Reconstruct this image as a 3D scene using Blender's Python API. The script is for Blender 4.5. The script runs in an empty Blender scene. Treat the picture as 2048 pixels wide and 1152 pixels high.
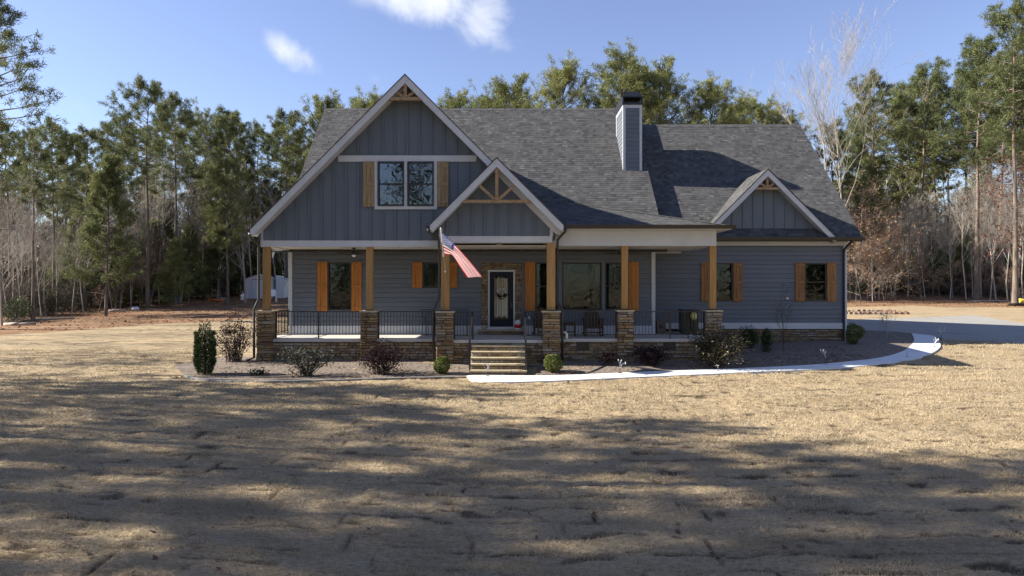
import bpy, bmesh, math, random
import numpy as np
from mathutils import Vector, Matrix

# ------------------------------------------------------------------ camera, sky, sun, exposure
sc = bpy.context.scene
COL = sc.collection
EYE = 2.68            # camera height over the walk, metres
FPX = 1365.0          # focal length in pixels of the 2048 px wide photograph (24 mm equivalent)
cam_d = bpy.data.cameras.new('camera'); cam_d.sensor_width = 36; cam_d.lens = 24.0
cam_d.clip_start = 0.1; cam_d.clip_end = 3000
cam = bpy.data.objects.new('camera', cam_d); COL.objects.link(cam)
cam.location = (0, 0, EYE); cam.rotation_euler = (math.radians(90), 0, 0)
sc.camera = cam

LIGHT = Vector((1.0, -0.035, -0.60)).normalized()     # way the sunlight travels: from the left, a little from behind the house
SUN_EL = math.asin(-LIGHT.z); SUN_ROT = math.atan2(-LIGHT.x, -LIGHT.y)
sun_d = bpy.data.lights.new('sun', 'SUN'); sun_d.energy = 5.0; sun_d.angle = math.radians(0.55); sun_d.color = (1.0, 0.93, 0.81)
sun = bpy.data.objects.new('sun', sun_d); COL.objects.link(sun)
sun.rotation_euler = LIGHT.to_track_quat('-Z', 'Y').to_euler(); sun.location = (-40, 20, 30)

world = bpy.data.worlds.new('World'); sc.world = world; world.use_nodes = True
wn = world.node_tree; wn.nodes.clear()
def wnode(t, **k):
    n = wn.nodes.new(t)
    for a, b in k.items(): setattr(n, a, b)
    return n
def wmath(op, a, b=None, c=None):
    n = wnode('ShaderNodeMath', operation=op)
    for i, v in enumerate((a, b, c)):
        if v is None: continue
        if isinstance(v, (int, float)): n.inputs[i].default_value = v
        else: wn.links.new(v, n.inputs[i])
    return n.outputs[0]
sky = wnode('ShaderNodeTexSky', sky_type='NISHITA', sun_disc=False, sun_elevation=SUN_EL, sun_rotation=SUN_ROT,
            air_density=1.15, dust_density=0.25, ozone_density=4.5, altitude=200)
tc = wnode('ShaderNodeTexCoord')
sep = wnode('ShaderNodeSeparateXYZ'); wn.links.new(tc.outputs['Generated'], sep.inputs[0])
ysafe = wmath('MAXIMUM', sep.outputs[1], 0.05)
cu = wmath('DIVIDE', sep.outputs[0], ysafe); cv = wmath('DIVIDE', sep.outputs[2], ysafe)
comb = wnode('ShaderNodeCombineXYZ'); wn.links.new(cu, comb.inputs[0]); wn.links.new(cv, comb.inputs[1])
nz = wnode('ShaderNodeTexNoise'); nz.inputs['Scale'].default_value = 9.0; nz.inputs['Detail'].default_value = 9
nz.inputs['Roughness'].default_value = 0.62; nz.inputs['Distortion'].default_value = 0.45
wn.links.new(tc.outputs['Generated'], nz.inputs['Vector'])
bias = None
CLOUDS = [(-0.14, 0.428, 0.19, 0.060, -0.25, 1.0), (-0.045, 0.395, 0.080, 0.075, -0.9, 0.95), (-0.328, 0.345, 0.075, 0.034, -0.55, 0.92),
          (-0.20, 0.300, 0.042, 0.030, -0.7, 0.55), (0.645, 0.315, 0.035, 0.03, 0.0, 0.50), (-0.655, 0.275, 0.07, 0.022, -0.4, 0.42),
          (-0.53, 0.385, 0.06, 0.02, -0.3, 0.38), (-0.44, 0.13, 0.10, 0.04, 0, 0.75)]
for (u, v, ru, rv, rot, amt) in CLOUDS:
    su = wmath('SUBTRACT', cu, u); sv = wmath('SUBTRACT', cv, v)
    c, s = math.cos(rot), math.sin(rot)
    a = wmath('ADD', wmath('MULTIPLY', su, c / ru), wmath('MULTIPLY', sv, s / ru))
    b = wmath('ADD', wmath('MULTIPLY', su, -s / rv), wmath('MULTIPLY', sv, c / rv))
    d = wmath('SQRT', wmath('ADD', wmath('MULTIPLY', a, a), wmath('MULTIPLY', b, b)))
    mr = wnode('ShaderNodeMapRange', interpolation_type='SMOOTHSTEP'); wn.links.new(d, mr.inputs[0])
    mr.inputs[1].default_value = 0.0; mr.inputs[2].default_value = 1.35; mr.inputs[3].default_value = amt; mr.inputs[4].default_value = 0
    bias = mr.outputs[0] if bias is None else wmath('MAXIMUM', bias, mr.outputs[0])
front = wmath('GREATER_THAN', sep.outputs[1], 0.05)
bias = wmath('MULTIPLY', bias, front)
dens = wmath('ADD', wmath('MULTIPLY', bias, 0.52), nz.outputs[0])
cm = wnode('ShaderNodeMapRange', interpolation_type='SMOOTHSTEP'); wn.links.new(dens, cm.inputs[0])
cm.inputs[1].default_value = 0.66; cm.inputs[2].default_value = 1.12; cm.inputs[3].default_value = 0; cm.inputs[4].default_value = 0.95
hs = wnode('ShaderNodeHueSaturation'); hs.inputs['Hue'].default_value = 0.517; hs.inputs['Saturation'].default_value = 0.90; hs.inputs['Value'].default_value = 1.0
wn.links.new(sky.outputs[0], hs.inputs['Color'])
mx = wnode('ShaderNodeMix', data_type='RGBA'); wn.links.new(cm.outputs[0], mx.inputs[0])
wn.links.new(hs.outputs[0], mx.inputs[6]); mx.inputs[7].default_value = (5.2, 5.4, 5.8, 1)
bg = wnode('ShaderNodeBackground'); bg.inputs[1].default_value = 0.071; wn.links.new(mx.outputs[2], bg.inputs[0])
wo = wnode('ShaderNodeOutputWorld'); wn.links.new(bg.outputs[0], wo.inputs[0])

sc.view_settings.view_transform = 'Standard'; sc.view_settings.look = 'None'
sc.view_settings.exposure = 1.5; sc.view_settings.gamma = 1.0; sc.view_settings.use_curve_mapping = False
sc.render.engine = 'CYCLES'; sc.cycles.use_denoising = True; sc.cycles.max_bounces = 7; sc.cycles.diffuse_bounces = 3
sc.cycles.transparent_max_bounces = 12; sc.cycles.glossy_bounces = 3; sc.cycles.caustics_reflective = False; sc.cycles.caustics_refractive = False

RND = random.Random(11)
NR = np.random.default_rng(5)

# ------------------------------------------------------------------ helpers
def PX(px, Y): return (px - 1024.0) * Y / FPX
def PZ(py, Y): return EYE + (576.0 - py) * Y / FPX

MATS = {}
def mat(name, cols, fac='noise', scale=4.0, stretch=(1, 1, 1), mix=0.0, rough=0.7, spec=0.3, bump=0.0, bscale=30.0,
        detail=5.0, metal=0.0, transl=0.0, contrast=(0.3, 0.7), bstretch=None, attr='tint', distort=0.0, brough=None):
    """procedural surface; cols = list of (r,g,b); fac = what picks along the list: noise / tint (mesh attribute) / object (per piece)"""
    m = bpy.data.materials.new(name); m.use_nodes = True; nt = m.node_tree; N, L = nt.nodes, nt.links
    bs = N['Principled BSDF']; bs.inputs['Roughness'].default_value = rough; bs.inputs['Metallic'].default_value = metal
    bs.inputs['Specular IOR Level'].default_value = spec
    tcn = N.new('ShaderNodeTexCoord')
    def noise(sc_, st, det=detail, dis=distort):
        mp = N.new('ShaderNodeMapping'); mp.inputs['Scale'].default_value = st; L.new(tcn.outputs['Object'], mp.inputs[0])
        n = N.new('ShaderNodeTexNoise'); n.inputs['Scale'].default_value = sc_; n.inputs['Detail'].default_value = det
        n.inputs['Roughness'].default_value = 0.6; n.inputs['Distortion'].default_value = dis
        L.new(mp.outputs[0], n.inputs['Vector']); return n.outputs[0]
    if len(cols) == 1:
        bs.inputs['Base Color'].default_value = (*cols[0], 1)
    else:
        rp = N.new('ShaderNodeValToRGB'); el = rp.color_ramp.elements
        while len(el) < len(cols): el.new(0.5)
        for i, c in enumerate(cols): el[i].position = i / (len(cols) - 1); el[i].color = (*c, 1)
        nf = noise(scale, stretch)
        mr = N.new('ShaderNodeMapRange'); mr.inputs[1].default_value = contrast[0]; mr.inputs[2].default_value = contrast[1]
        L.new(nf, mr.inputs[0]); f = mr.outputs[0]
        if fac != 'noise':
            if fac == 'tint':
                a = N.new('ShaderNodeAttribute'); a.attribute_name = attr; src = a.outputs['Fac']
            else:
                a = N.new('ShaderNodeObjectInfo'); src = a.outputs['Random']
            mm = N.new('ShaderNodeMix'); mm.data_type = 'FLOAT'; mm.inputs[0].default_value = mix
            L.new(src, mm.inputs[2]); L.new(f, mm.inputs[3]); f = mm.outputs[0]
        L.new(f, rp.inputs[0]); L.new(rp.outputs[0], bs.inputs['Base Color'])
        if transl:
            out = N['Material Output']; tr = N.new('ShaderNodeBsdfTranslucent'); ms = N.new('ShaderNodeMixShader')
            L.new(rp.outputs[0], tr.inputs[0]); ms.inputs[0].default_value = transl
            L.new(bs.outputs[0], ms.inputs[1]); L.new(tr.outputs[0], ms.inputs[2]); L.new(ms.outputs[0], out.inputs[0])
    if bump:
        bn = N.new('ShaderNodeBump'); bn.inputs['Strength'].default_value = bump; bn.inputs['Distance'].default_value = 0.02
        L.new(noise(bscale, bstretch or stretch), bn.inputs['Height']); L.new(bn.outputs[0], bs.inputs['Normal'])
    if brough:
        mr2 = N.new('ShaderNodeMapRange'); L.new(noise(scale * 2, stretch), mr2.inputs[0])
        mr2.inputs[1].default_value = .3; mr2.inputs[2].default_value = .7; mr2.inputs[3].default_value = rough; mr2.inputs[4].default_value = brough
        L.new(mr2.outputs[0], bs.inputs['Roughness'])
    MATS[name] = m
    return m

mat('siding', [(.108, .121, .146), (.136, .151, .177)], 'object', scale=1.2, stretch=(.6, 4, 4), mix=.55, rough=.62, spec=.35, bump=.12, bscale=60, bstretch=(.15, 1, 3))
mat('gable_siding', [(.100, .122, .153), (.120, .144, .176)], 'noise', scale=1.0, stretch=(2, 2, .5), rough=.62, spec=.35, bump=.10, bscale=60, bstretch=(3, 1, .12))
mat('white_trim', [(.44, .455, .485), (.51, .525, .55)], 'noise', scale=1.5, rough=.5, spec=.4, bump=.03, bscale=20)
mat('porch_ceiling', [(.52, .51, .48), (.60, .59, .56)], 'noise', scale=1.0, rough=.6)
mat('gutter', [(.016, .014, .013), (.024, .021, .02)], 'noise', rough=.35, spec=.5)
mat('black_metal', [(.010, .011, .013), (.018, .019, .022)], 'noise', rough=.38, spec=.5)
mat('shingle', [(.040, .041, .044), (.066, .066, .069), (.092, .092, .092), (.128, .127, .126)], 'tint', scale=1.3, mix=.28, rough=.92, spec=.15, bump=.35, bscale=220)
mat('ridge', [(.06, .06, .063), (.10, .10, .10)], 'noise', scale=3, rough=.92, spec=.15, bump=.3, bscale=200)
mat('post_wood', [(.20, .108, .036), (.33, .188, .066), (.42, .25, .10)], 'object', mix=.65, scale=3.0, stretch=(6, 6, .35), rough=.6, bump=.25, bscale=9, bstretch=(8, 8, .4))
mat('shutter_orange', [(.23, .072, .013), (.38, .138, .026), (.50, .215, .052)], 'tint', mix=.6, scale=3.0, stretch=(7, 7, .5), rough=.55, bump=.25, bscale=9, bstretch=(8, 8, .4))
mat('shutter_brown', [(.14, .062, .020), (.25, .120, .041), (.36, .19, .08)], 'tint', mix=.6, scale=3.0, stretch=(7, 7, .5), rough=.6, bump=.25, bscale=9, bstretch=(8, 8, .4))
mat('shutter_weathered', [(.15, .10, .052), (.26, .185, .10), (.37, .285, .18)], 'tint', mix=.6, scale=3.0, stretch=(7, 7, .5), rough=.7, bump=.3, bscale=9, bstretch=(8, 8, .4))
mat('truss_wood', [(.20, .125, .06), (.30, .20, .11), (.36, .26, .16)], 'noise', scale=3.0, stretch=(3, 3, 3), rough=.65, bump=.25, bscale=20)
STONE = [(.055, .050, .052), (.20, .125, .060), (.25, .19, .125), (.32, .23, .125), (.13, .085, .052), (.31, .28, .235), (.21, .15, .095)]
mat('stone', STONE, 'object', scale=9, mix=.22, rough=.82, spec=.25, bump=.6, bscale=28)
mat('stone_joined', STONE, 'tint', scale=9, mix=.22, rough=.82, spec=.25, bump=.6, bscale=28)
mat('stone_tread', [(.30, .25, .17), (.44, .37, .25), (.36, .28, .16)], 'noise', scale=3, rough=.8, bump=.4, bscale=18)
mat('mortar', [(.05, .042, .036), (.085, .072, .06)], 'noise', scale=12, rough=.95)
mat('porch_slab', [(.40, .39, .365), (.49, .475, .445)], 'noise', scale=2.0, rough=.75, bump=.08, bscale=60)
mat('walk', [(.54, .55, .56), (.63, .635, .635), (.58, .58, .57)], 'noise', scale=1.6, rough=.85, bump=.12, bscale=80)
mat('drive', [(.21, .205, .19), (.28, .27, .25), (.24, .23, .21)], 'noise', scale=.35, rough=.88, bump=.12, bscale=60)
mat('frame_dark', [(.022, .019, .017), (.034, .029, .026)], 'noise', rough=.4, spec=.4)
mat('door_paint', [(.010, .013, .022), (.015, .019, .030)], 'noise', rough=.55, spec=.2)
mat('curtain', [(.40, .43, .36), (.56, .58, .50)], 'noise', scale=6, stretch=(4, 1, .3), rough=.9)
mat('cream_etched_reflection', [(.62, .56, .42), (.72, .66, .52)], 'noise', scale=14, rough=.9)  # pale colour for the pattern and reflections on the door glass
mat('interior', [(.05, .048, .045)], rough=.9)
mat('dark_timber', [(.035, .020, .012), (.065, .038, .022)], 'noise', scale=6, stretch=(4, 4, 1), rough=.6)
mat('box_brown', [(.15, .11, .08), (.22, .16, .12)], 'noise', scale=5, rough=.7)
mat('flag_red', [(.34, .004, .012), (.40, .006, .016)], 'noise', scale=20, rough=.75, transl=.35)
mat('flag_white', [(.56, .56, .57), (.62, .62, .63)], 'noise', scale=20, rough=.75, transl=.35)
mat('flag_blue', [(.012, .025, .17), (.018, .034, .21)], 'noise', scale=20, rough=.75, transl=.35)
mat('silver', [(.60, .60, .60), (.7, .7, .7)], 'noise', rough=.3, metal=.8)
mat('white_plastic', [(.70, .70, .69), (.78, .78, .77)], 'noise', rough=.45)
mat('red_cloth', [(.45, .02, .02), (.55, .03, .025)], 'noise', scale=12, rough=.9)
mat('shed_metal', [(.50, .52, .55), (.62, .63, .65), (.55, .55, .53)], 'noise', scale=.9, stretch=(1, 1, .4), rough=.55, spec=.4)
mat('shed_red', [(.28, .03, .03), (.34, .045, .04)], 'noise', rough=.5)
mat('orange_scrap', [(.5, .12, .03), (.6, .18, .05)], 'noise', rough=.6)
mat('yellow_plastic', [(.62, .42, .04), (.7, .5, .07)], 'noise', rough=.45)
mat('edging', [(.15, .15, .145), (.25, .25, .24), (.20, .195, .18)], 'object', scale=6, mix=.4, rough=.85, bump=.3, bscale=40)
mat('brick', [(.20, .105, .07), (.28, .17, .115), (.25, .19, .14)], 'object', scale=8, mix=.3, rough=.85, bump=.3, bscale=40)
mat('lantern_glass', [(.45, .40, .12), (.55, .5, .2)], 'noise', rough=.3)
mat('leaf_litter', [(.085, .038, .018), (.15, .070, .032), (.12, .075, .048)], 'tint', scale=5, mix=.3, rough=.8)
# foliage
mat('needles', [(.065, .084, .034), (.130, .150, .058), (.205, .215, .090)], 'object', scale=.55, mix=.62, rough=.6, spec=.25, transl=.32, contrast=(.34, .66))
mat('needles_pale', [(.11, .128, .046), (.19, .205, .072), (.28, .28, .105)], 'object', scale=.8, mix=.62, rough=.6, spec=.25, transl=.25, contrast=(.34, .66))
mat('pine_bark', [(.075, .058, .045), (.155, .120, .095), (.21, .175, .145)], 'noise', scale=2.2, stretch=(2.5, 2.5, .5), rough=.9, bump=.6, bscale=8, bstretch=(3, 3, .7))
mat('pale_bark', [(.22, .195, .165), (.38, .345, .30), (.50, .46, .41)], 'noise', scale=1.6, stretch=(2, 2, .4), rough=.85, bump=.2, bscale=10)
mat('grey_bark', [(.18, .157, .132), (.29, .258, .222), (.39, .35, .305)], 'noise', scale=1.6, stretch=(2, 2, .4), rough=.88, bump=.2, bscale=10)
mat('brown_leaves', [(.28, .155, .080), (.42, .25, .14), (.50, .34, .22)], 'noise', scale=.9, rough=.75, transl=.3)
mat('rust_leaves', [(.12, .035, .022), (.19, .06, .035), (.24, .10, .06)], 'noise', scale=.9, rough=.75, transl=.25)
mat('privet_leaves', [(.045, .062, .024), (.085, .108, .040), (.14, .16, .065)], 'noise', scale=.8, rough=.5, spec=.35, transl=.15)
mat('arborvitae_leaves', [(.014, .030, .008), (.030, .055, .013), (.05, .08, .02)], 'noise', scale=5, rough=.6, transl=.12)
mat('boxwood_leaves', [(.05, .07, .014), (.105, .125, .026), (.17, .17, .05)], 'noise', scale=6, rough=.55, transl=.2)
mat('burgundy_leaves', [(.010, .006, .009), (.022, .011, .015), (.048, .025, .027)], 'noise', scale=5, rough=.8, spec=.08, transl=.15)
mat('greygreen_leaves', [(.012, .017, .012), (.030, .036, .025), (.060, .064, .044)], 'noise', scale=5, rough=.55, transl=.12)
mat('abelia_leaves', [(.014, .016, .009), (.038, .037, .018), (.11, .085, .045)], 'noise', scale=3, rough=.6, transl=.15)
mat('tan_blooms', [(.34, .24, .13), (.48, .37, .24)], 'noise', scale=5, rough=.85)
mat('twig', [(.04, .03, .024), (.085, .066, .052)], 'noise', scale=5, rough=.85)
mat('pink_bloom', [(.6, .35, .33), (.75, .55, .5)], 'noise', scale=5, rough=.8)

def glass_mat(name, tint, refl, bump=0.35, nscale=4.5):
    m = bpy.data.materials.new(name); m.use_nodes = True; nt = m.node_tree; N, L = nt.nodes, nt.links; N.clear()
    out = N.new('ShaderNodeOutputMaterial'); tr = N.new('ShaderNodeBsdfTransparent'); tr.inputs[0].default_value = (*tint, 1)
    gl = N.new('ShaderNodeBsdfGlossy'); gl.inputs['Roughness'].default_value = 0.015; gl.inputs['Color'].default_value = (.92, .96, 1, 1)
    tcn = N.new('ShaderNodeTexCoord'); nzn = N.new('ShaderNodeTexNoise'); nzn.inputs['Scale'].default_value = nscale
    nzn.inputs['Detail'].default_value = 1.2; nzn.inputs['Distortion'].default_value = 1.2
    bn = N.new('ShaderNodeBump'); bn.inputs['Strength'].default_value = bump; bn.inputs['Distance'].default_value = 0.02
    L.new(tcn.outputs['Object'], nzn.inputs['Vector']); L.new(nzn.outputs[0], bn.inputs['Height']); L.new(bn.outputs[0], gl.inputs['Normal'])
    fr = N.new('ShaderNodeFresnel'); fr.inputs[0].default_value = 1.5
    ma = N.new('ShaderNodeMath'); ma.operation = 'MULTIPLY'; ma.inputs[1].default_value = refl; L.new(fr.outputs[0], ma.inputs[0])
    ms = N.new('ShaderNodeMixShader'); L.new(ma.outputs[0], ms.inputs[0]); L.new(tr.outputs[0], ms.inputs[1]); L.new(gl.outputs[0], ms.inputs[2])
    L.new(ms.outputs[0], out.inputs[0]); MATS[name] = m
glass_mat('glass', (.42, .46, .44), .8, .22, 3.2)
glass_mat('glass_upper', (.35, .40, .42), 3.6, .24, 2.6)

ORIG = {}
def reg(o, org, parent=None):
    """place o with world origin org, child of parent (parents are never rotated while parts are added)"""
    org = Vector(org)
    if parent is not None:
        o.parent = parent; o.location = org - ORIG[parent.name]
    else: o.location = org
    COL.objects.link(o); ORIG[o.name] = org
    return o
def tag(o, label=None, cat=None, group=None, kind=None):
    if label: o['label'] = label
    if cat: o['category'] = cat
    if group: o['group'] = group
    if kind: o['kind'] = kind
    return o
def empty(name, loc, parent=None):
    o = bpy.data.objects.new(name, None); o.empty_display_size = .2
    return reg(o, loc, parent)
def mesh_from(name, v, f, mats, tint=None, smooth=False, fmat=None):
    me = bpy.data.meshes.new(name)
    if isinstance(f, np.ndarray):
        v = np.asarray(v, dtype=np.float32); k = f.shape[1]
        me.vertices.add(len(v)); me.vertices.foreach_set('co', v.ravel())
        me.loops.add(f.size); me.loops.foreach_set('vertex_index', f.astype(np.int32).ravel())
        me.polygons.add(len(f)); me.polygons.foreach_set('loop_start', np.arange(0, f.size, k, dtype=np.int32))
        me.update(calc_edges=True); me.validate()
    else:
        me.from_pydata([tuple(p) for p in v], [], f)
    for m in (mats if isinstance(mats, (list, tuple)) else [mats]): me.materials.append(MATS[m])
    if tint is not None and len(tint) == len(me.polygons):
        a = me.attributes.new('tint', 'FLOAT', 'FACE'); a.data.foreach_set('value', np.asarray(tint, dtype=np.float32))
    if fmat is not None: me.polygons.foreach_set('material_index', np.asarray(fmat, dtype=np.int32))
    if smooth: me.polygons.foreach_set('use_smooth', np.ones(len(me.polygons), dtype=bool))
    me.update()
    return me
class MB:
    """collects shapes in world coordinates; build() links them as one mesh object"""
    def __init__(s): s.v, s.f, s.t = [], [], []
    def add(s, vs, fs, t=0.5):
        b = len(s.v); s.v += [Vector(p) for p in vs]
        for f in fs: s.f.append([b + i for i in f]); s.t.append(t)
        return s
    def box(s, x0, x1, y0, y1, z0, z1, t=0.5):
        x0, x1 = min(x0, x1), max(x0, x1); y0, y1 = min(y0, y1), max(y0, y1); z0, z1 = min(z0, z1), max(z0, z1)
        return s.add([(x0, y0, z0), (x1, y0, z0), (x1, y1, z0), (x0, y1, z0), (x0, y0, z1), (x1, y0, z1), (x1, y1, z1), (x0, y1, z1)],
                     [(0, 3, 2, 1), (4, 5, 6, 7), (0, 1, 5, 4), (1, 2, 6, 5), (2, 3, 7, 6), (3, 0, 4, 7)], t)
    def prism(s, poly, off, t=0.5):
        n = len(poly); off = Vector(off); a = [Vector(p) for p in poly]; b = [p + off for p in a]
        return s.add(a + b, [tuple(range(n))[::-1], tuple(range(n, 2 * n))] + [(i, (i + 1) % n, n + (i + 1) % n, n + i) for i in range(n)], t)
    def bar(s, p, q, w, h, up=(0, 0, 1), t=0.5):
        p, q = Vector(p), Vector(q); d = (q - p).normalized(); r = d.cross(Vector(up))
        if r.length < 1e-4: r = d.cross(Vector((0, 1, 0)))
        r.normalize(); u = r.cross(d)
        c = [r * (sx * w / 2) + u * (sy * h / 2) for sx, sy in ((-1, -1), (1, -1), (1, 1), (-1, 1))]
        return s.add([p + k for k in c] + [q + k for k in c], [(0, 1, 2, 3), (7, 6, 5, 4), (0, 4, 5, 1), (1, 5, 6, 2), (2, 6, 7, 3), (3, 7, 4, 0)], t)
    def tube(s, pts, rad, n=8, t=0.5, cap=True):
        pts = [Vector(p) for p in pts]; rad = rad if isinstance(rad, (list, tuple)) else [rad] * len(pts)
        b = len(s.v); prev = None
        for i, p in enumerate(pts):
            d = (pts[min(i + 1, len(pts) - 1)] - pts[max(i - 1, 0)]).normalized()
            r = d.cross(Vector((0, 0, 1))) if prev is None else prev - d * prev.dot(d)
            if r.length < 1e-3: r = d.cross(Vector((0, 1, 0)))
            r.normalize(); prev = r; u = d.cross(r)
            for k in range(n):
                a = 2 * math.pi * k / n; s.v.append(p + r * (math.cos(a) * rad[i]) + u * (math.sin(a) * rad[i]))
        for i in range(len(pts) - 1):
            for k in range(n):
                s.f.append([b + i * n + k, b + i * n + (k + 1) % n, b + (i + 1) * n + (k + 1) % n, b + (i + 1) * n + k]); s.t.append(t)
        if cap:
            s.f.append([b + k for k in range(n)][::-1]); s.t.append(t)
            s.f.append([b + (len(pts) - 1) * n + k for k in range(n)]); s.t.append(t)
        return s
    def lathe(s, c, prof, n=14, t=0.5):
        c = Vector(c); b = len(s.v)
        for (r, z) in prof:
            for k in range(n):
                a = 2 * math.pi * k / n; s.v.append(c + Vector((math.cos(a) * r, math.sin(a) * r, z)))
        for i in range(len(prof) - 1):
            for k in range(n):
                s.f.append([b + i * n + k, b + i * n + (k + 1) % n, b + (i + 1) * n + (k + 1) % n, b + (i + 1) * n + k]); s.t.append(t)
        s.f.append([b + k for k in range(n)][::-1]); s.t.append(t)
        s.f.append([b + (len(prof) - 1) * n + k for k in range(n)]); s.t.append(t)
        return s
    def build(s, name, m, parent=None, smooth=False, org=None, kind=None):
        lo = Vector([min(p[i] for p in s.v) for i in range(3)]); hi = Vector([max(p[i] for p in s.v) for i in range(3)])
        if org is None: org = Vector(((lo.x + hi.x) / 2, (lo.y + hi.y) / 2, lo.z))
        org = Vector(org)
        me = mesh_from(name, [p - org for p in s.v], s.f, m, tint=s.t, smooth=smooth)
        o = reg(bpy.data.objects.new(name, me), org, parent)
        if kind: o['kind'] = kind
        return o
def box(name, m, parent, *a): return MB().box(*a).build(name, m, parent)
def piece(name, me, loc, parent, scale=(1, 1, 1), rotz=0):
    o = bpy.data.objects.new(name, me); o.scale = scale; o.rotation_euler = (0, 0, rotz)
    return reg(o, loc, parent)
def copy_thing(root, loc, rotz, scale=None, label=None):
    r = root.copy(); COL.objects.link(r); r.location = loc; r.rotation_euler = (0, 0, rotz)
    if scale: r.scale = scale
    if label: r['label'] = label
    for ch in root.children:
        c = ch.copy(); COL.objects.link(c); c.parent = r
        for g in ch.children:
            d = g.copy(); COL.objects.link(d); d.parent = c
    return r
ORD = ['first', 'second', 'third', 'fourth', 'fifth', 'sixth', 'seventh', 'eighth', 'ninth', 'tenth', 'eleventh', 'twelfth', 'thirteenth',
       'fourteenth', 'fifteenth', 'sixteenth', 'seventeenth', 'eighteenth', 'nineteenth', 'twentieth']
def ordn(i):
    if i < 20: return ORD[i]
    tens = ['twenty', 'thirty', 'forty', 'fifty'][(i + 1) // 10 - 2]; u = (i + 1) % 10
    return {'twenty': 'twentieth', 'thirty': 'thirtieth', 'forty': 'fortieth', 'fifty': 'fiftieth'}[tens] if u == 0 else tens + '-' + ORD[u - 1]

# ------------------------------------------------------------------ ground
GY = [-200, 5, 20.5, 23.3, 26.75, 33, 44, 50, 54, 60, 66, 80, 130, 700]
GZ = [0, 0, 0, .13, .24, .36, .55, .70, .90, 1.30, 1.75, 2.4, 3.4, 3.6]
def sstep(a, b, x): t = np.clip((x - a) / (b - a), 0, 1); return t * t * (3 - 2 * t)
def gz(x, y):
    x = np.asarray(x, float); y = np.asarray(y, float)
    z = np.interp(y, GY, GZ)
    mound = .12 * sstep(20.9, 22.6, y) * sstep(-11, -9, x) * (1 - sstep(10, 16, x)) * (1 - sstep(36, 42, y))
    mound += .36 * sstep(5, 15, x) * sstep(19.5, 26.5, y)
    tilt = .042 * np.clip(-x, 0, 14) * (1 - sstep(12, 22, y))      # the lawn climbs a little to the left
    return z + mound + tilt
def gzf(x, y): return float(gz(x, y))
# smooth value noise on a lattice, for the lay of the turf
_LAT = np.random.default_rng(3).random((256, 256))
def vnoise(x, y):
    xi = np.floor(x).astype(int); yi = np.floor(y).astype(int); fx = x - xi; fy = y - yi
    fx = fx * fx * (3 - 2 * fx); fy = fy * fy * (3 - 2 * fy)
    g = lambda a, b: _LAT[a % 256, b % 256]
    return (g(xi, yi) * (1 - fx) + g(xi + 1, yi) * fx) * (1 - fy) + (g(xi, yi + 1) * (1 - fx) + g(xi + 1, yi + 1) * fx) * fy
ROW = 0.46
def seam(x, y):
    """0..1: open joints between the sod rolls that the lawn was laid with"""
    yy = y + .10 * (vnoise(x * .9 + 7, y * .9) - .5) + .05 * (vnoise(x * 3.1, y * 3.1) - .5)
    r = np.floor(yy / ROW); fy = (yy / ROW - r) * ROW
    d1 = np.minimum(fy, ROW - fy)
    ln = 1.25; off = _LAT[(r.astype(int) * 7) % 256, 13] * ln
    xx = x + off + .12 * (vnoise(x * 2.3 + 40, y * 2.3) - .5); fx = np.mod(xx, ln); d2 = np.minimum(fx, ln - fx)
    open1 = np.clip((vnoise(x * 1.1 + 3, y * 2.2 + 50) - .44) * 4, 0, 1); open2 = np.clip((vnoise(x * .8 + 90, y * 1.3 + 20) - .55) * 5, 0, 1)
    dash = np.clip((vnoise(x * 1.3 + 11, y * 6.5 + 3) * vnoise(x * 4 + 5, y * 9 + 70) - .50) * 7, 0, .85)     # thin worn spots
    return np.maximum(np.maximum((1 - sstep(.008, .036, d1)) * open1, (1 - sstep(.006, .034, d2)) * open2), dash)
def turf(x, y):
    far = 1 - sstep(24, 40, y)
    n = .046 * (vnoise(x * 1.7, y * 4.2) - .5) + .032 * (vnoise(x * 5 + 9, y * 8) - .5) + .020 * (vnoise(x * 13, y * 15 + 31) - .5)
    return far * (n - .030 * seam(x, y))
def dirtmask(x, y):
    """1 where bare clay, straw and litter replace the lawn (towards the woods)"""
    w = 2.2 * (vnoise(x * .35, y * .35) - .5) + .8 * (vnoise(x * 1.4, y * 1.4) - .5)
    edge_l = np.interp(x, [-60, -25, -21, -15, -8, 0], [20, 33, 42, 47, 50, 51])
    left = sstep(-.6, .6, y - edge_l + w) * (1 - sstep(-2, 4, x))
    edge_r = np.interp(x, [0, 14, 24, 36, 46, 70], [50, 52, 54, 53, 49, 40])
    right = sstep(-.6, .6, y - edge_r + w) * sstep(-4, 2, x)
    return np.maximum(left, right)

def lines(a, b, step, grow_lo=None, grow_hi=None, rate=1.06, cap=12.0):
    c = list(np.arange(a, b + 1e-6, step)); s = step; v = c[-1]
    while grow_hi is not None and v < grow_hi: s = min(s * rate, cap); v += s; c.append(v)
    s = step; v = c[0]; lo = []
    while grow_lo is not None and v > grow_lo: s = min(s * rate, cap); v -= s; lo.append(v)
    return np.array(lo[::-1] + c)
def grid_mesh(name, xs, ys, zf, m, attrs):
    X, Y = np.meshgrid(xs, ys); x, y = X.ravel(), Y.ravel()
    v = np.stack([x, y, zf(x, y)], 1); nx, ny = len(xs), len(ys)
    i = (np.arange(ny - 1)[:, None] * nx + np.arange(nx - 1)[None, :]).ravel()
    f = np.stack([i, i + 1, i + nx + 1, i + nx], 1)
    me = mesh_from(name, v, f, m, smooth=True)
    for k, fn in attrs.items():
        a = me.attributes.new(k, 'FLOAT', 'POINT'); a.data.foreach_set('value', np.asarray(fn(x, y), dtype=np.float32))
    return me
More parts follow.
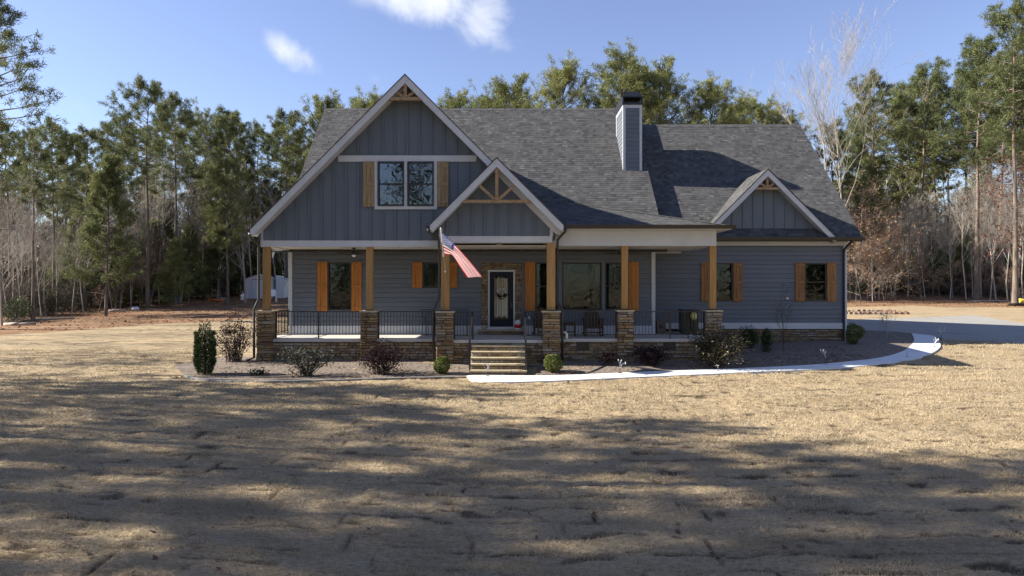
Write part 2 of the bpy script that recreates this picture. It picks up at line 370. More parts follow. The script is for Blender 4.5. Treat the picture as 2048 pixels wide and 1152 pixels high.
def ground_material():
    m = bpy.data.materials.new('ground'); m.use_nodes = True; nt = m.node_tree; N, L = nt.nodes, nt.links
    bs = N['Principled BSDF']; bs.inputs['Roughness'].default_value = .95; bs.inputs['Specular IOR Level'].default_value = .1
    tcn = N.new('ShaderNodeTexCoord')
    def noise(s, st=(1, 1, 1), det=6, dis=0):
        mp = N.new('ShaderNodeMapping'); mp.inputs['Scale'].default_value = st; L.new(tcn.outputs['Object'], mp.inputs[0])
        n = N.new('ShaderNodeTexNoise'); n.inputs['Scale'].default_value = s; n.inputs['Detail'].default_value = det; n.inputs['Roughness'].default_value = .65
        n.inputs['Distortion'].default_value = dis; L.new(mp.outputs[0], n.inputs['Vector']); return n.outputs[0]
    def ramp(f, cols, lo=.3, hi=.7):
        mr = N.new('ShaderNodeMapRange'); mr.inputs[1].default_value = lo; mr.inputs[2].default_value = hi; L.new(f, mr.inputs[0])
        r = N.new('ShaderNodeValToRGB'); el = r.color_ramp.elements
        while len(el) < len(cols): el.new(.5)
        for i, c in enumerate(cols): el[i].position = i / (len(cols) - 1); el[i].color = (*c, 1)
        L.new(mr.outputs[0], r.inputs[0]); return r.outputs[0]
    def mixc(f, a, b, mode='MIX'):
        mx = N.new('ShaderNodeMix'); mx.data_type = 'RGBA'; mx.blend_type = mode
        if isinstance(f, float): mx.inputs[0].default_value = f
        else: L.new(f, mx.inputs[0])
        L.new(a, mx.inputs[6]); L.new(b, mx.inputs[7]); return mx.outputs[2]
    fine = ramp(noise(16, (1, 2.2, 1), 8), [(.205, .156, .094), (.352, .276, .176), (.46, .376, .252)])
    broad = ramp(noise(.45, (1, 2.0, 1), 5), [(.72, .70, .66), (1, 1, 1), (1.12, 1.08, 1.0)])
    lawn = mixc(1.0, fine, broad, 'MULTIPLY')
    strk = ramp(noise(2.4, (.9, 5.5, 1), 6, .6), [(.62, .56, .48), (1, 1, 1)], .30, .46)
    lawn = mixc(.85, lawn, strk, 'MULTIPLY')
    at = N.new('ShaderNodeAttribute'); at.attribute_name = 'seam'
    soil = ramp(noise(12), [(.030, .022, .015), (.075, .052, .034)])
    lawn = mixc(at.outputs['Fac'], lawn, soil)
    dirt = ramp(noise(.9, (1, 1.7, 1), 9, .4), [(.070, .046, .031), (.175, .108, .064), (.28, .17, .10), (.29, .23, .155)], .28, .72)
    clay = ramp(noise(.16, (1, 1, 1), 5, .5), [(.20, .100, .050), (.30, .155, .080)])
    cf = N.new('ShaderNodeMapRange'); L.new(noise(.22, (1, 1.6, 1), 4), cf.inputs[0]); cf.inputs[1].default_value = .50; cf.inputs[2].default_value = .62; cf.inputs[4].default_value = .6
    dirt = mixc(cf.outputs[0], dirt, clay)
    ad = N.new('ShaderNodeAttribute'); ad.attribute_name = 'dirt'
    L.new(mixc(ad.outputs['Fac'], lawn, dirt), bs.inputs['Base Color'])
    bn = N.new('ShaderNodeBump'); bn.inputs['Strength'].default_value = .8; bn.inputs['Distance'].default_value = .03
    L.new(noise(22, (1, 1.8, 1), 8), bn.inputs['Height'])
    b2 = N.new('ShaderNodeBump'); b2.inputs['Strength'].default_value = .7; b2.inputs['Distance'].default_value = .12
    L.new(noise(3.0, (1, 2.4, 1), 6), b2.inputs['Height']); L.new(bn.outputs[0], b2.inputs['Normal']); L.new(b2.outputs[0], bs.inputs['Normal'])
    MATS['ground'] = m
ground_material()
gxs = lines(-8.5, 8.5, .055, -700, 700, 1.035, 40.0)
gys = np.concatenate([lines(5.4, 10.5, .05, -300, None, 1.2, 30.0), lines(10.58, 16, .08), lines(16.12, 24, .13), lines(24.2, 52, .22), lines(52.5, 75, .5, None, 800, 1.12, 40.0)])
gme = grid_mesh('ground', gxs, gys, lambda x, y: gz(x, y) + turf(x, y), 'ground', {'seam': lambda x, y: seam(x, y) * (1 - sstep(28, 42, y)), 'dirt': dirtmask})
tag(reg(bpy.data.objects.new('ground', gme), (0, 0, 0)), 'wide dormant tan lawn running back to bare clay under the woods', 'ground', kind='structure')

def sheet(name, poly, m, lift, thick=0.0, step=.35, label=None, cat=None, skirt=.25):
    """a paved or mulched sheet that follows the ground, with its edge turned down into the soil"""
    bm = bmesh.new(); vs = [bm.verts.new((x, y, 0)) for x, y in poly]; bm.faces.new(vs)
    lo = [min(p[i] for p in poly) for i in (0, 1)]; hi = [max(p[i] for p in poly) for i in (0, 1)]
    for ax in (0, 1):
        c = lo[ax] + step
        while c < hi[ax]:
            n = Vector((1, 0, 0)) if ax == 0 else Vector((0, 1, 0))
            bmesh.ops.bisect_plane(bm, geom=bm.verts[:] + bm.edges[:] + bm.faces[:], plane_co=n * c, plane_no=n); c += step
    bm.normal_update()
    if bm.faces and sum(f.normal.z for f in bm.faces) < 0: bmesh.ops.reverse_faces(bm, faces=bm.faces[:])
    edge = [e for e in bm.edges if e.is_boundary]
    r = bmesh.ops.extrude_edge_only(bm, edges=edge)
    low = {v for v in r['geom'] if isinstance(v, bmesh.types.BMVert)}
    for v in bm.verts:
        v.co.z = gzf(v.co.x, v.co.y) + lift - (skirt if v in low else 0)
    me = bpy.data.meshes.new(name); bm.to_mesh(me); bm.free(); me.materials.append(MATS[m])
    o = reg(bpy.data.objects.new(name, me), (0, 0, 0)); tag(o, label, cat, kind='structure'); return o
def smooth_poly(p, n=6):
    p = [Vector((*q, 0)) for q in p]; out = []
    for i in range(len(p) - 1):
        a, b, c, d = p[max(i - 1, 0)], p[i], p[i + 1], p[min(i + 2, len(p) - 1)]
        for k in range(n):
            t = k / n
            out.append(.5 * ((2 * b) + (c - a) * t + (2 * a - 5 * b + 4 * c - d) * t * t + (3 * b - a - 3 * c + d) * t ** 3))
    out.append(p[-1]); return [(q.x, q.y) for q in out]
def gpt(px, py, z=None):
    """point of the ground that stands at a photo pixel"""
    y = 20.0
    for _ in range(30):
        zz = gzf(PX(px, y), y) if z is None else z
        y = .5 * y + .5 * (EYE - zz) * FPX / (py - 576.0)
    return (PX(px, y), y)
near = smooth_poly([gpt(940, 760), gpt(965, 765), gpt(1020, 766), gpt(1120, 763), gpt(1300, 755), gpt(1480, 747), gpt(1640, 740), gpt(1740, 732), gpt(1815, 722), gpt(1858, 710), gpt(1878, 698), gpt(1880, 688), gpt(1868, 673)])
farw = smooth_poly([gpt(936, 756), gpt(945, 752.5), gpt(1062, 753), gpt(1130, 752), gpt(1250, 747), gpt(1380, 742), gpt(1500, 737.5), gpt(1640, 730), gpt(1740, 720), gpt(1795, 708), gpt(1820, 694), gpt(1828, 681), gpt(1823, 668)])
walk_o = sheet('walkway', near + farw[::-1], 'walk', .035, step=.5, label='white concrete walk curving from the porch steps to the driveway', cat='walkway', skirt=.14)
# saw cuts across the walk
jm = MB()
for t in (.30, .42, .54, .66, .78, .9):
    i = int(t * (len(near) - 1)); j = int(t * (len(farw) - 1)); a, b = near[i], farw[j]
    jm.prism([(a[0], a[1], gzf(*a) + .038), (a[0] + .015, a[1], gzf(*a) + .038), (b[0] + .015, b[1], gzf(*b) + .038), (b[0], b[1], gzf(*b) + .038)], (0, 0, .003))
mat('joint', [(.30, .29, .28)], rough=.9)
jm.build('joint', 'joint', walk_o)
drive_o = sheet('driveway', [gpt(1690, 662), gpt(1723, 661), gpt(1790, 664), gpt(1823, 667.5), gpt(1868, 673), gpt(1886, 680), gpt(1960, 682), gpt(2048, 689), gpt(2300, 706), (60, 16), (90, 14), (90, 30), gpt(2300, 676), gpt(2120, 656), gpt(2048, 648), gpt(1990, 638), gpt(1949, 631), gpt(1850, 635), gpt(1760, 638), gpt(1690, 640), gpt(1620, 642)],
      'drive', .02, step=1.0, label='grey concrete driveway crossing behind the house corner', cat='driveway')
dj = MB()
for px in (1760, 1850, 1940, 2030):
    a, b = gpt(px + 40, 678 if px < 1900 else 682), gpt(px - 30, 643 if px < 2000 else 652); n = 14
    for k in range(n):
        p = (a[0] + (b[0] - a[0]) * k / n, a[1] + (b[1] - a[1]) * k / n); q = (a[0] + (b[0] - a[0]) * (k + 1) / n, a[1] + (b[1] - a[1]) * (k + 1) / n)
        dj.bar((p[0], p[1], gzf(*p) + .024), (q[0], q[1], gzf(*q) + .024), .03, .004)
dj.build('joint', 'joint', drive_o)
def bed_material(name, cols, s=9):
    mat(name, cols, 'noise', scale=s, stretch=(1, 1.8, 1), rough=.95, spec=.1, bump=.9, bscale=30, detail=8)
bed_material('mulch', [(.070, .056, .046), (.145, .118, .098), (.23, .195, .162), (.16, .125, .095)])
bed_l = smooth_poly([gpt(372, 754), gpt(412, 761), gpt(482, 764.5), gpt(566, 764.5), gpt(700, 760.5), gpt(820, 757.5), gpt(940, 755)])
sheet('planting_bed', bed_l + [(-1.2, 23.2), (-8.0, 23.2), (-10.6, 24.6), (-11.2, 22.6)], 'mulch', .022, step=.3, label='mulched planting bed along the porch beside the steps', cat='planting bed')
ib = [p for p in farw if p[0] > .75]
sheet('planting_bed', ib + [gpt(1790, 664.5), gpt(1722, 662), (13.6, gpt(1722, 662)[1]), (12.7, 27.2), (5.5, 26), (1.0, 22.9), (.75, 21.2)], 'mulch', .022, step=.3, label='mulched planting bed between the white walk and the house wing', cat='planting bed')

# dormant grass blades
def grass():
    out_v, n_all = [], 0
    bands = [(5.5, 8.0, 2600, .0060), (8.0, 11, 1700, .0080), (11, 15, 900, .0115), (15, 20, 460, .017), (20, 27, 200, .026)]
    V, T = [], []
    for (y0, y1, dens, w) in bands:
        hw = .79 * y1 + .3; n = int((y1 - y0) * 2 * hw * dens)
        x = NR.uniform(-hw, hw, n); y = NR.uniform(y0, y1, n)
        k = (np.abs(x) < .79 * y + .3)
        k &= NR.random(n) > seam(x, y) * .93
        k &= ~((y > 19.2 + .0 * x) & (x > -10.8) & (x < 1.5) & (y > 19.2))
        k &= ~((x >= 1.0) & (y > np.interp(x, [p[0] for p in near], [p[1] for p in near]) - .05))
        k &= NR.random(n) < (.35 + .8 * vnoise(x * 1.3, y * 2.6))
        x, y = x[k], y[k]; n = len(x)
        z = gz(x, y) + turf(x, y) - .004
        h = NR.uniform(.018, .055, n) * (.45 + 1.1 * vnoise(x * 5 + 9, y * 8)); a = NR.uniform(0, 6.283, n); ln = NR.uniform(.3, 1.3, n) * h; b = NR.uniform(0, 6.283, n)
        ww = w * NR.uniform(.6, 1.3, n)
        p0 = np.stack([x - np.cos(a) * ww / 2, y - np.sin(a) * ww / 2, z], 1); p1 = np.stack([x + np.cos(a) * ww / 2, y + np.sin(a) * ww / 2, z], 1)
        p2 = np.stack([x + np.cos(b) * ln, y + np.sin(b) * ln, z + h], 1)
        V.append(np.stack([p0, p1, p2], 1).reshape(-1, 3)); T.append(np.clip(.15 + .7 * vnoise(x * .8 + 5, y * 1.7) + NR.normal(0, .2, n), 0, 1))
    V = np.concatenate(V); T = np.concatenate(T); F = np.arange(len(V)).reshape(-1, 3)
    mat('dry_grass', [(.238, .180, .108), (.39, .310, .196), (.525, .432, .300)], 'tint', scale=3, mix=.2, rough=.8, spec=.2, transl=.2)
    me = mesh_from('lawn_grass', V, F, 'dry_grass', tint=T)
    tag(reg(bpy.data.objects.new('lawn_grass', me), (0, 0, 0)), 'short dry tan turf covering the front lawn', 'grass', kind='stuff')
grass()
def litter(name, n, region, size, m, label):
    V, T = [], []
    x, y = region(n); n = len(x); z = gz(x, y) + turf(x, y) + .02
    a = NR.uniform(0, 6.283, n); s = NR.uniform(.6, 1.3, n) * size; tl = NR.uniform(-.5, .5, (n, 2))
    u = np.stack([np.cos(a), np.sin(a), tl[:, 0]], 1) * s[:, None]; v = np.stack([-np.sin(a), np.cos(a), tl[:, 1]], 1) * (s * .55)[:, None]
    c = np.stack([x, y, z + NR.uniform(0, .02, n)], 1); up = np.array([0, 0, 1.]) * (s * .3)[:, None]
    V = np.stack([c - u, c + v - up, c + u, c - v - up], 1).reshape(-1, 3); F = np.array([[0, 1, 3], [1, 2, 3]])[None] + 4 * np.arange(n)[:, None, None]
    me = mesh_from(name, V, F.reshape(-1, 3), m, tint=np.repeat(NR.random(n), 2))
    tag(reg(bpy.data.objects.new(name, me), (0, 0, 0)), label, 'leaves', kind='stuff')
def reg_lawn(n): y = 5.5 + 16 * NR.random(n) ** 1.2; x = NR.uniform(-.8, .8, n) * y; return x, y
litter('fallen_leaves', 420, reg_lawn, .035, 'leaf_litter', 'scattered brown fallen leaves on the front lawn')
def reg_bed(n):
    x = NR.uniform(-10, 12, n); y0 = np.where(x < -1.4, 19.9, np.interp(x, [p[0] for p in farw], [p[1] for p in farw]) + .1); y = y0 + NR.random(n) ** 1.5 * 2.6
    k = ~((x > -1.6) & (x < .8)); return x[k], y[k]
litter('bed_litter', 6000, reg_bed, .035, 'leaf_litter', 'brown leaf litter scattered over the planting beds')
def reg_dirt(n):
    x = NR.uniform(-45, 48, n); y = NR.uniform(36, 66, n); k = (dirtmask(x, y) > .5) & (NR.random(n) < vnoise(x * .5, y * .8) * 1.3); return x[k], y[k]
litter('woodland_litter', 14000, reg_dirt, .10, 'leaf_litter', 'dead leaves and straw strewn over bare clay by the woods')

# ------------------------------------------------------------------ house
FLOOR, CEIL = .98, 4.07
YB, YW, YF = 25.2, 26.6, 22.85        # porch back wall, wing wall, porch beam / front gable wall
XL, XM, XR = -8.2, 5.24, 12.98        # left corner, main-to-wing corner, right corner
house = empty('house', (2.3, 25.2, 0))
tag(house, 'grey craftsman house with stone-based porch, steep gables and charcoal shingle roof', 'house')

def cells(x0, x1, z0, z1, holes):
    xs = sorted({x0, x1, *[min(max(h[i], x0), x1) for h in holes for i in (0, 1)]}); zs = sorted({z0, z1, *[min(max(h[i], z0), z1) for h in holes for i in (2, 3)]})
    for a, b in zip(xs, xs[1:]):
        for c, d in zip(zs, zs[1:]):
            mx_, mz_ = (a + b) / 2, (c + d) / 2
            if not any(h[0] < mx_ < h[1] and h[2] < mz_ < h[3] for h in holes): yield a, b, c, d
def lap_wall(name, x0, x1, z0, z1, y, holes, parent, expo=.175):
    m = MB()
    for a, b, c, d in cells(x0, x1, z0, z1, holes): m.box(a, b, y, y + .12, c, d)
    w = m.build(name, 'siding', parent)
    z = z0
    while z < z1 - .02:
        t = min(z + expo, z1); iv = [(x0, x1)]
        for h in holes:
            if h[2] < t - .002 and h[3] > z + .002:
                nv = []
                for a, b in iv:
                    if h[1] <= a or h[0] >= b: nv.append((a, b)); continue
                    if h[0] > a: nv.append((a, h[0]))
                    if h[1] < b: nv.append((h[1], b))
                iv = nv
        t2 = t - .013 if t < z1 - .01 else t; jobs = [(a, b, z, t2) for a, b in iv]
        for h in holes:
            if h[2] < t - .002 and h[3] > z + .002:
                if h[2] - z > .01: jobs.append((h[0], h[1], z, h[2]))
                if t2 - h[3] > .01: jobs.append((h[0], h[1], h[3], t2))
        for a, b, za_, zb_ in jobs:
            if b - a < .03: continue
            ya, yb_ = [y - .044 + .020 * (q - z) / (t2 - z) for q in (za_, zb_)]
            v = [(a, ya, za_), (b, ya, za_), (b, y - .003, za_), (a, y - .003, za_), (a, yb_, zb_), (b, yb_, zb_), (b, y - .003, zb_), (a, y - .003, zb_)]
            MB().add(v, [(0, 3, 2, 1), (4, 5, 6, 7), (0, 1, 5, 4), (1, 2, 6, 5), (2, 3, 7, 6), (3, 0, 4, 7)]).build('siding_board', 'siding', w)
        z += expo
    return w
# openings: window name, px left, px right, py top, py bottom
def hole(pl, pr, pt, pb, Y): return (PX(pl, Y), PX(pr, Y), PZ(pb, Y), PZ(pt, Y))
h_w1 = hole(656.2, 703.4, 525, 620.5, YB); h_w2 = hole(845.5, 894, 524.5, 575.5, YB); h_dr = hole(976, 1030, 539.6, 653.4, YB)
h_l1 = hole(1071, 1117, 525, 620, YB); h_l2 = hole(1124, 1203.5, 525, 620, YB); h_l3 = hole(1209.5, 1255.5, 525, 620, YB)
h_a = hole(1420, 1465, 526, 602.5, YW); h_b = hole(1608, 1652, 526, 602.5, YW)
SK = 1.29
wall_m = lap_wall('front_wall', XL, XM, SK, 4.45, YB, [h_w1, h_w2, h_dr, h_l1, h_l2, h_l3], house)
wall_w = lap_wall('wing_wall', XM, XR, SK + .03, 4.62, YW, [h_a, h_b], house)
m = MB()
for a, b, c, d in cells(XL, XM, FLOOR - .1, SK, [h_dr]): m.box(a, b, YB - .060, YB + .12, c, d)
m.build('skirt_board', 'white_trim', wall_m)
MB().box(XM, XR, YW - .060, YW + .12, 1.09, SK + .03).build('skirt_board', 'white_trim', wall_w)
MB().box(XM, XR - .0, YW - .058, YW - .0, 4.33, 4.53).build('frieze_board', 'white_trim', wall_w)
box('corner_board', 'white_trim', wall_m, XL - .04, XL + .10, YB - .064, YB + .1, SK, 4.4)
box('corner_board', 'white_trim', wall_m, XM - .10, XM + .04, YB - .065, YB + .1, FLOOR, 4.4)
box('corner_board', 'white_trim', wall_w, XR - .10, XR + .04, YW - .066, YW + .1, 1.09, 4.5)
# other outside walls, plain lap siding sheets
def end_wall(name, X, t, pts): MB().prism([(X, y, z) for y, z in pts], (t, 0, 0)).build(name, 'siding', house)
end_wall('left_end_wall', XL, .12, [(YB + .13, .4), (38.6, .4), (38.6, 4.1), (31.95, 10.75), (YB + .13, 4.0)])
end_wall('right_end_wall', XR - .12, .12, [(YW + .13, .3), (40.5, .3), (40.5, 4.45), (31.8, 9.95), (YW + .13, 4.7)])
end_wall('inner_end_wall', XM - .12, .12, [(YB + .13, .5), (38.6, .5), (38.6, 4.1), (31.95, 10.75), (YB + .13, 4.0)])
box('rear_wall', 'siding', house, XL + .13, XM - .13, 38.48, 38.6, .4, 4.2)
box('rear_wall', 'siding', house, XM + .01, XR - .13, 40.38, 40.5, .3, 4.4)
box('interior_floor', 'interior', house, XL + .14, XR - .14, YW + .3, 36.8, 1.1, 1.15)
box('interior_floor', 'interior', house, XL + .14, XR - .14, YW + .3, 36.8, 4.2, 4.25)
box('interior_wall', 'interior', house, XL + .2, XR - .2, YB + 3.4, YB + 3.5, 1.06, 4.19)

# ---- windows
def window(hb, y, style, glass, parent=house, fr=.05, frame_m='frame_dark'):
    x0, x1, z0, z1 = hb; f = MB()
    f.box(x0, x0 + fr, y - .052, y + .10, z0, z1).box(x1 - fr, x1, y - .052, y + .10, z0, z1)
    f.box(x0 + fr, x1 - fr, y - .054, y + .10, z1 - fr, z1).box(x0 + fr, x1 - fr, y - .056, y + .10, z0, z0 + fr * 1.1)
    w = f.build('window', frame_m, parent); zm = (z0 + z1) / 2
    if style == 'hung':
        box('meeting_rail', frame_m, w, x0 + fr, x1 - fr, y - .012, y + .07, zm - .022, zm + .022)
        box('pane', glass, w, x0 + fr, x1 - fr, y + .016, y + .024, zm + .022, z1 - fr)
        box('pane', glass, w, x0 + fr, x1 - fr, y + .036, y + .044, z0 + fr * 1.1, zm - .022)
    else: box('pane', glass, w, x0 + fr, x1 - fr, y + .030, y + .038, z0 + fr * 1.1, z1 - fr)
    return w
def shutter(x0, x1, z0, z1, y, m, battens=(.07, .5, .93)):
    s = MB(); n = 3; g = .008; bw = (x1 - x0 - g * (n - 1)) / n
    for k in range(n): s.box(x0 + k * (bw + g), x0 + k * (bw + g) + bw, y - .080 - .003 * (k % 2), y - .046, z0, z1, RND.random())
    o = s.build('shutter', m, house)
    for t in battens:
        zc = z0 + (z1 - z0) * t; box('batten', m, o, x0 + .004, x1 - .004, y - .104, y - .0835, zc - .045, zc + .045)
def shutters(pl, pr, w, pt, pb, Y, m, sides='lr', b=(.07, .5, .93)):
    z0, z1 = PZ(pb, Y), PZ(pt, Y)
    if 'l' in sides: shutter(PX(pl - w, Y), PX(pl, Y) - .01, z0, z1, Y, m, b)
    if 'r' in sides: shutter(PX(pr, Y) + .01, PX(pr + w, Y), z0, z1, Y, m, b)
window(h_w1, YB, 'fixed', 'glass'); shutters(656.2, 703.4, 20.4, 524, 622, YB, 'shutter_orange')
window(h_w2, YB, 'fixed', 'glass'); shutters(845.5, 894, 20.4, 524, 576, YB, 'shutter_orange', b=(.1, .9))
window(h_l1, YB, 'hung', 'glass'); window(h_l2, YB, 'fixed', 'glass'); window(h_l3, YB, 'hung', 'glass')
for a, b in ((1117, 1124), (1203.5, 1209.5)): box('mullion_trim', 'siding', house, PX(a, YB) + .004, PX(b, YB) - .004, YB - .06, YB - .001, h_l1[2], h_l1[3])
shutters(1070.6, 1256, 20.8, 524, 621.5, YB, 'shutter_orange')
window(h_a, YW, 'hung', 'glass'); shutters(1420, 1465, 18.6, 525, 603.4, YW, 'shutter_brown')
window(h_b, YW, 'hung', 'glass'); shutters(1608, 1652, 18.6, 525, 603.4, YW, 'shutter_brown')
def curtain(x0, x1, z0, z1, y, seed, m='curtain', amp=.035, freq=9.0, name='curtain'):
    r = random.Random(seed); n = int((x1 - x0) / .02); vs, fs = [], []; ph = r.random() * 6
    for i in range(n + 1):
        x = x0 + (x1 - x0) * i / n; d = amp * math.sin(x * freq * 3.1 + ph + 1.3 * math.sin(x * 4 + ph))
        vs += [(x, y + d, z0), (x, y + d * .7, z1)]
    for i in range(n): fs.append((2 * i, 2 * i + 2, 2 * i + 3, 2 * i + 1))
    b = MB().add(vs, fs); o = b.build(name, m, house); md = o.modifiers.new('s', 'SOLIDIFY'); md.thickness = .006
for hb, sd in ((h_l1, 1), (h_l2, 2), (h_l3, 3)):
    w_ = hb[1] - hb[0]
    curtain(hb[0] + .02, hb[0] + w_ * (.30 if sd == 2 else .45), hb[2] + .05, hb[3] - .1, YB + .20, sd); curtain(hb[1] - w_ * (.34 if sd == 2 else .4), hb[1] - .02, hb[2] + .05, hb[3] - .1, YB + .22, sd + 5)
    for k in range(7): box('blind_slat', 'curtain', house, hb[0] + .05, hb[1] - .05, YB + .30, YB + .305, hb[3] - .30 - k * .21, hb[3] - .20 - k * .21)

# ---- front door with stone surround
dm = MB(); x0, x1, z0, z1 = h_dr
dm.box(x0, x0 + .062, YB - .05, YB + .1, z0, z1).box(x1 - .062, x1, YB - .05, YB + .1, z0, z1).box(x0 + .062, x1 - .062, YB - .052, YB + .1, z1 - .072, z1)
dframe = dm.build('door_frame', 'white_trim', house)
dx0, dx1, dz0, dz1 = x0 + .066, x1 - .066, z0 + .012, z1 - .076
gx0, gx1, gz0, gz1 = PX(988.6, YB), PX(1017, YB), PZ(638, YB), PZ(552, YB)
m = MB()
for a, b, c, d in cells(dx0, dx1, dz0, dz1, [(gx0, gx1, gz0, gz1)]): m.box(a, b, YB + .0, YB + .045, c, d)
door = m.build('front_door', 'door_paint', house)
g = MB().box(gx0 - .03, gx0, YB - .012, YB - .001, gz0 - .03, gz1 + .03).box(gx1, gx1 + .03, YB - .012, YB - .001, gz0 - .03, gz1 + .03)
g.box(gx0, gx1, YB - .012, YB - .001, gz0 - .03, gz0).box(gx0, gx1, YB - .012, YB - .001, gz1, gz1 + .03).build('glass_moulding', 'door_paint', door)
box('pane', 'glass', door, gx0, gx1, YB + .012, YB + .02, gz0, gz1)
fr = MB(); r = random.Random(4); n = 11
for k in range(n):       # cream strips on the glass front: etched pattern and its pale reflections put into colour
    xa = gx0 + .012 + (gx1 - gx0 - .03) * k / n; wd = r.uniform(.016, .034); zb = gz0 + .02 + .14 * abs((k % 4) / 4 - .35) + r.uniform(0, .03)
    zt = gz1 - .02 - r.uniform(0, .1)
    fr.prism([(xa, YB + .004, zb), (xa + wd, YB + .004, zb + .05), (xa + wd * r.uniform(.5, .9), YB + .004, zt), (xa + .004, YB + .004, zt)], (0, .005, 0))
fr.build('etched_reflection_strips', 'cream_etched_reflection', door)
hx = PX(1023, YB); MB().box(hx - .028, hx + .028, YB - .02, YB - .001, 1.95, 2.18).tube([(hx, YB - .02, 2.0), (hx, YB - .07, 2.0), (hx - .09, YB - .07, 2.0)], .011).build('door_handle', 'black_metal', door)
sx0, sx1, sz1 = PX(962.6, YB), PX(1043, YB), PZ(525.6, YB)
def stone_field(mb, x0, x1, z0, z1, y, seed, holes=(), hmin=.045, hmax=.10, lmin=.14, lmax=.46, proud=.035, along='x', base=.012):
    r = random.Random(seed); z = z0() if callable(z0) else z0
    while z < z1 - .02:
        h = min(r.uniform(hmin, hmax), z1 - z); x = x0 - r.uniform(0, .15)
        while x < x1:
            l = r.uniform(lmin, lmax); a, b = max(x, x0), min(x + l, x1); x += l
            if b - a < .03: continue
            if any(a < q[1] and b > q[0] and z < q[3] and z + h > q[2] for q in holes):
                for q in holes:
                    if a < q[0] < b: b = q[0]
                    elif a < q[1] < b: a = q[1]
                    elif q[0] <= a and b <= q[1]: b = a
                if b - a < .03: continue
            g_ = .006; p = base + r.random() * proud; j = lambda: r.uniform(-.006, .006)
            f = [(a + g_, y - base * .2, z + g_), (b - g_, y - base * .2, z + g_), (b - g_, y - base * .2, z + h - g_), (a + g_, y - base * .2, z + h - g_)]
            i_ = .010
            q2 = [(a + g_ + i_, y - p + j(), z + g_ + i_ * .6 + j() * .3), (b - g_ - i_, y - p + j(), z + g_ + i_ * .6 + j() * .3), (b - g_ - i_, y - p + j(), z + h - g_ - i_ * .6), (a + g_ + i_, y - p + j(), z + h - g_ - i_ * .6)]
            vs = f + q2
            if along == 'y': vs = [(v[1], v[0], v[2]) for v in vs]
            mb.add(vs, [(4, 5, 6, 7), (0, 1, 5, 4), (1, 2, 6, 5), (2, 3, 7, 6), (3, 0, 4, 7)], r.random())
        z += h
sur = MB()
for a, b, c, d in cells(sx0, sx1, FLOOR + .16, sz1, [h_dr]): sur.box(a, b, YB - .045, YB - .002, c, d)
surround = sur.build('door_surround', 'mortar', house)
sf = MB(); stone_field(sf, sx0, sx1, FLOOR + .16, sz1, YB - .045, 21, [(x0, x1, FLOOR, z1)], lmin=.08, lmax=.24)
sf.build('surround_stones', 'stone_joined', surround, kind='stuff')
ds = MB(); ex0, ex1 = PX(955, 24.8), PX(1048, 24.8)
dstep = box('door_step', 'mortar', house, ex0 + .02, ex1 - .02, 24.84, YB - .04, FLOOR + .002, FLOOR + .13)
stone_field(ds, ex0 + .02, ex1 - .02, FLOOR + .004, FLOOR + .125, 24.84, 8, lmin=.15, lmax=.4)
ds.build('step_stones', 'stone_joined', dstep, kind='stuff'); box('tread', 'stone_tread', dstep, ex0, ex1, 24.79, YB - .04, FLOOR + .132, FLOOR + .175)

# ---- porch slab, foundation, steps
EY = 22.38                                     # front of the entry bay
slab = MB().box(-8.35, 6.9, YF, YB - .036, FLOOR - .10, FLOOR).box(XM + .04, 6.9, YB - .036, YW - .036, FLOOR - .10, FLOOR - .0005).box(-2.35, 1.45, EY - .04, YF, FLOOR - .1, FLOOR - .001)
slab.build('porch_floor', 'porch_slab', house)
found = MB().box(-8.30, 6.85, YF + .08, YB + .3, -.3, FLOOR - .101).box(-2.3, 1.4, EY + .04, YF + .08, -.3, FLOOR - .101).box(6.86, XR, YW + .02, YW + .4, -.3, 1.089).box(XM, 6.85, YB + .3, YW + .4, -.3, FLOOR - .101)
found.box(XL, XR, YW + .4, 36.8, -.3, .98)
foundation = found.build('foundation', 'mortar', house)
vents = [hole(1153, 1178, 685, 697, YF + .05), hole(1327, 1351, 684, 696, YF + .05)]
fs_ = MB()
stone_field(fs_, -8.30, -2.3, -.05, FLOOR - .105, YF + .08, 31); stone_field(fs_, 1.4, 6.85, -.05, FLOOR - .105, YF + .08, 32, vents)
stone_field(fs_, -2.3, 1.4, -.1, FLOOR - .105, EY + .04, 33); stone_field(fs_, 6.86, XR, .0, 1.085, YW + .02, 34, hmin=.04, hmax=.085)
stone_field(fs_, YF + .08, YB + .3, 0, FLOOR - .105, -8.30, 35, along='y')
fs_.build('foundation_stones', 'stone_joined', foundation, kind='stuff')
for v in vents:
    vm = MB(); y = YF + .055
    vm.box(v[0], v[1], y, y + .02, v[2], v[2] + .02).box(v[0], v[1], y, y + .02, v[3] - .02, v[3]).box(v[0], v[0] + .02, y, y + .02, v[2] + .02, v[3] - .02).box(v[1] - .02, v[1], y, y + .02, v[2] + .02, v[3] - .02)
    for k in range(3): vm.box(v[0] + .02, v[1] - .02, y + .004, y + .016, v[2] + .045 + k * .045, v[2] + .062 + k * .045)
    vm.build('foundation_vent', 'black_metal', foundation)
SX0, SX1, RI, TR = -1.31, .46, .163, .32
steps = MB()
for k in range(1, 6): steps.box(SX0 + .03, SX1 - .03, EY - TR * k + .02, EY - TR * (k - 1) + (.0 if k > 1 else .03), -.1, FLOOR - RI * k - .045)
steps_o = steps.build('porch_steps', 'mortar', house)
rs = MB()
for k in range(0, 6):
    yy = EY - TR * k + (.015 if k else .02); zt = FLOOR - RI * k - (.046 if k else .105)
    stone_field(rs, SX0 + .03, SX1 - .03, FLOOR - RI * (k + 1) - (0 if k == 5 else 0), zt, yy, 60 + k, hmin=.05, hmax=.12, lmin=.12, lmax=.36, proud=.02)
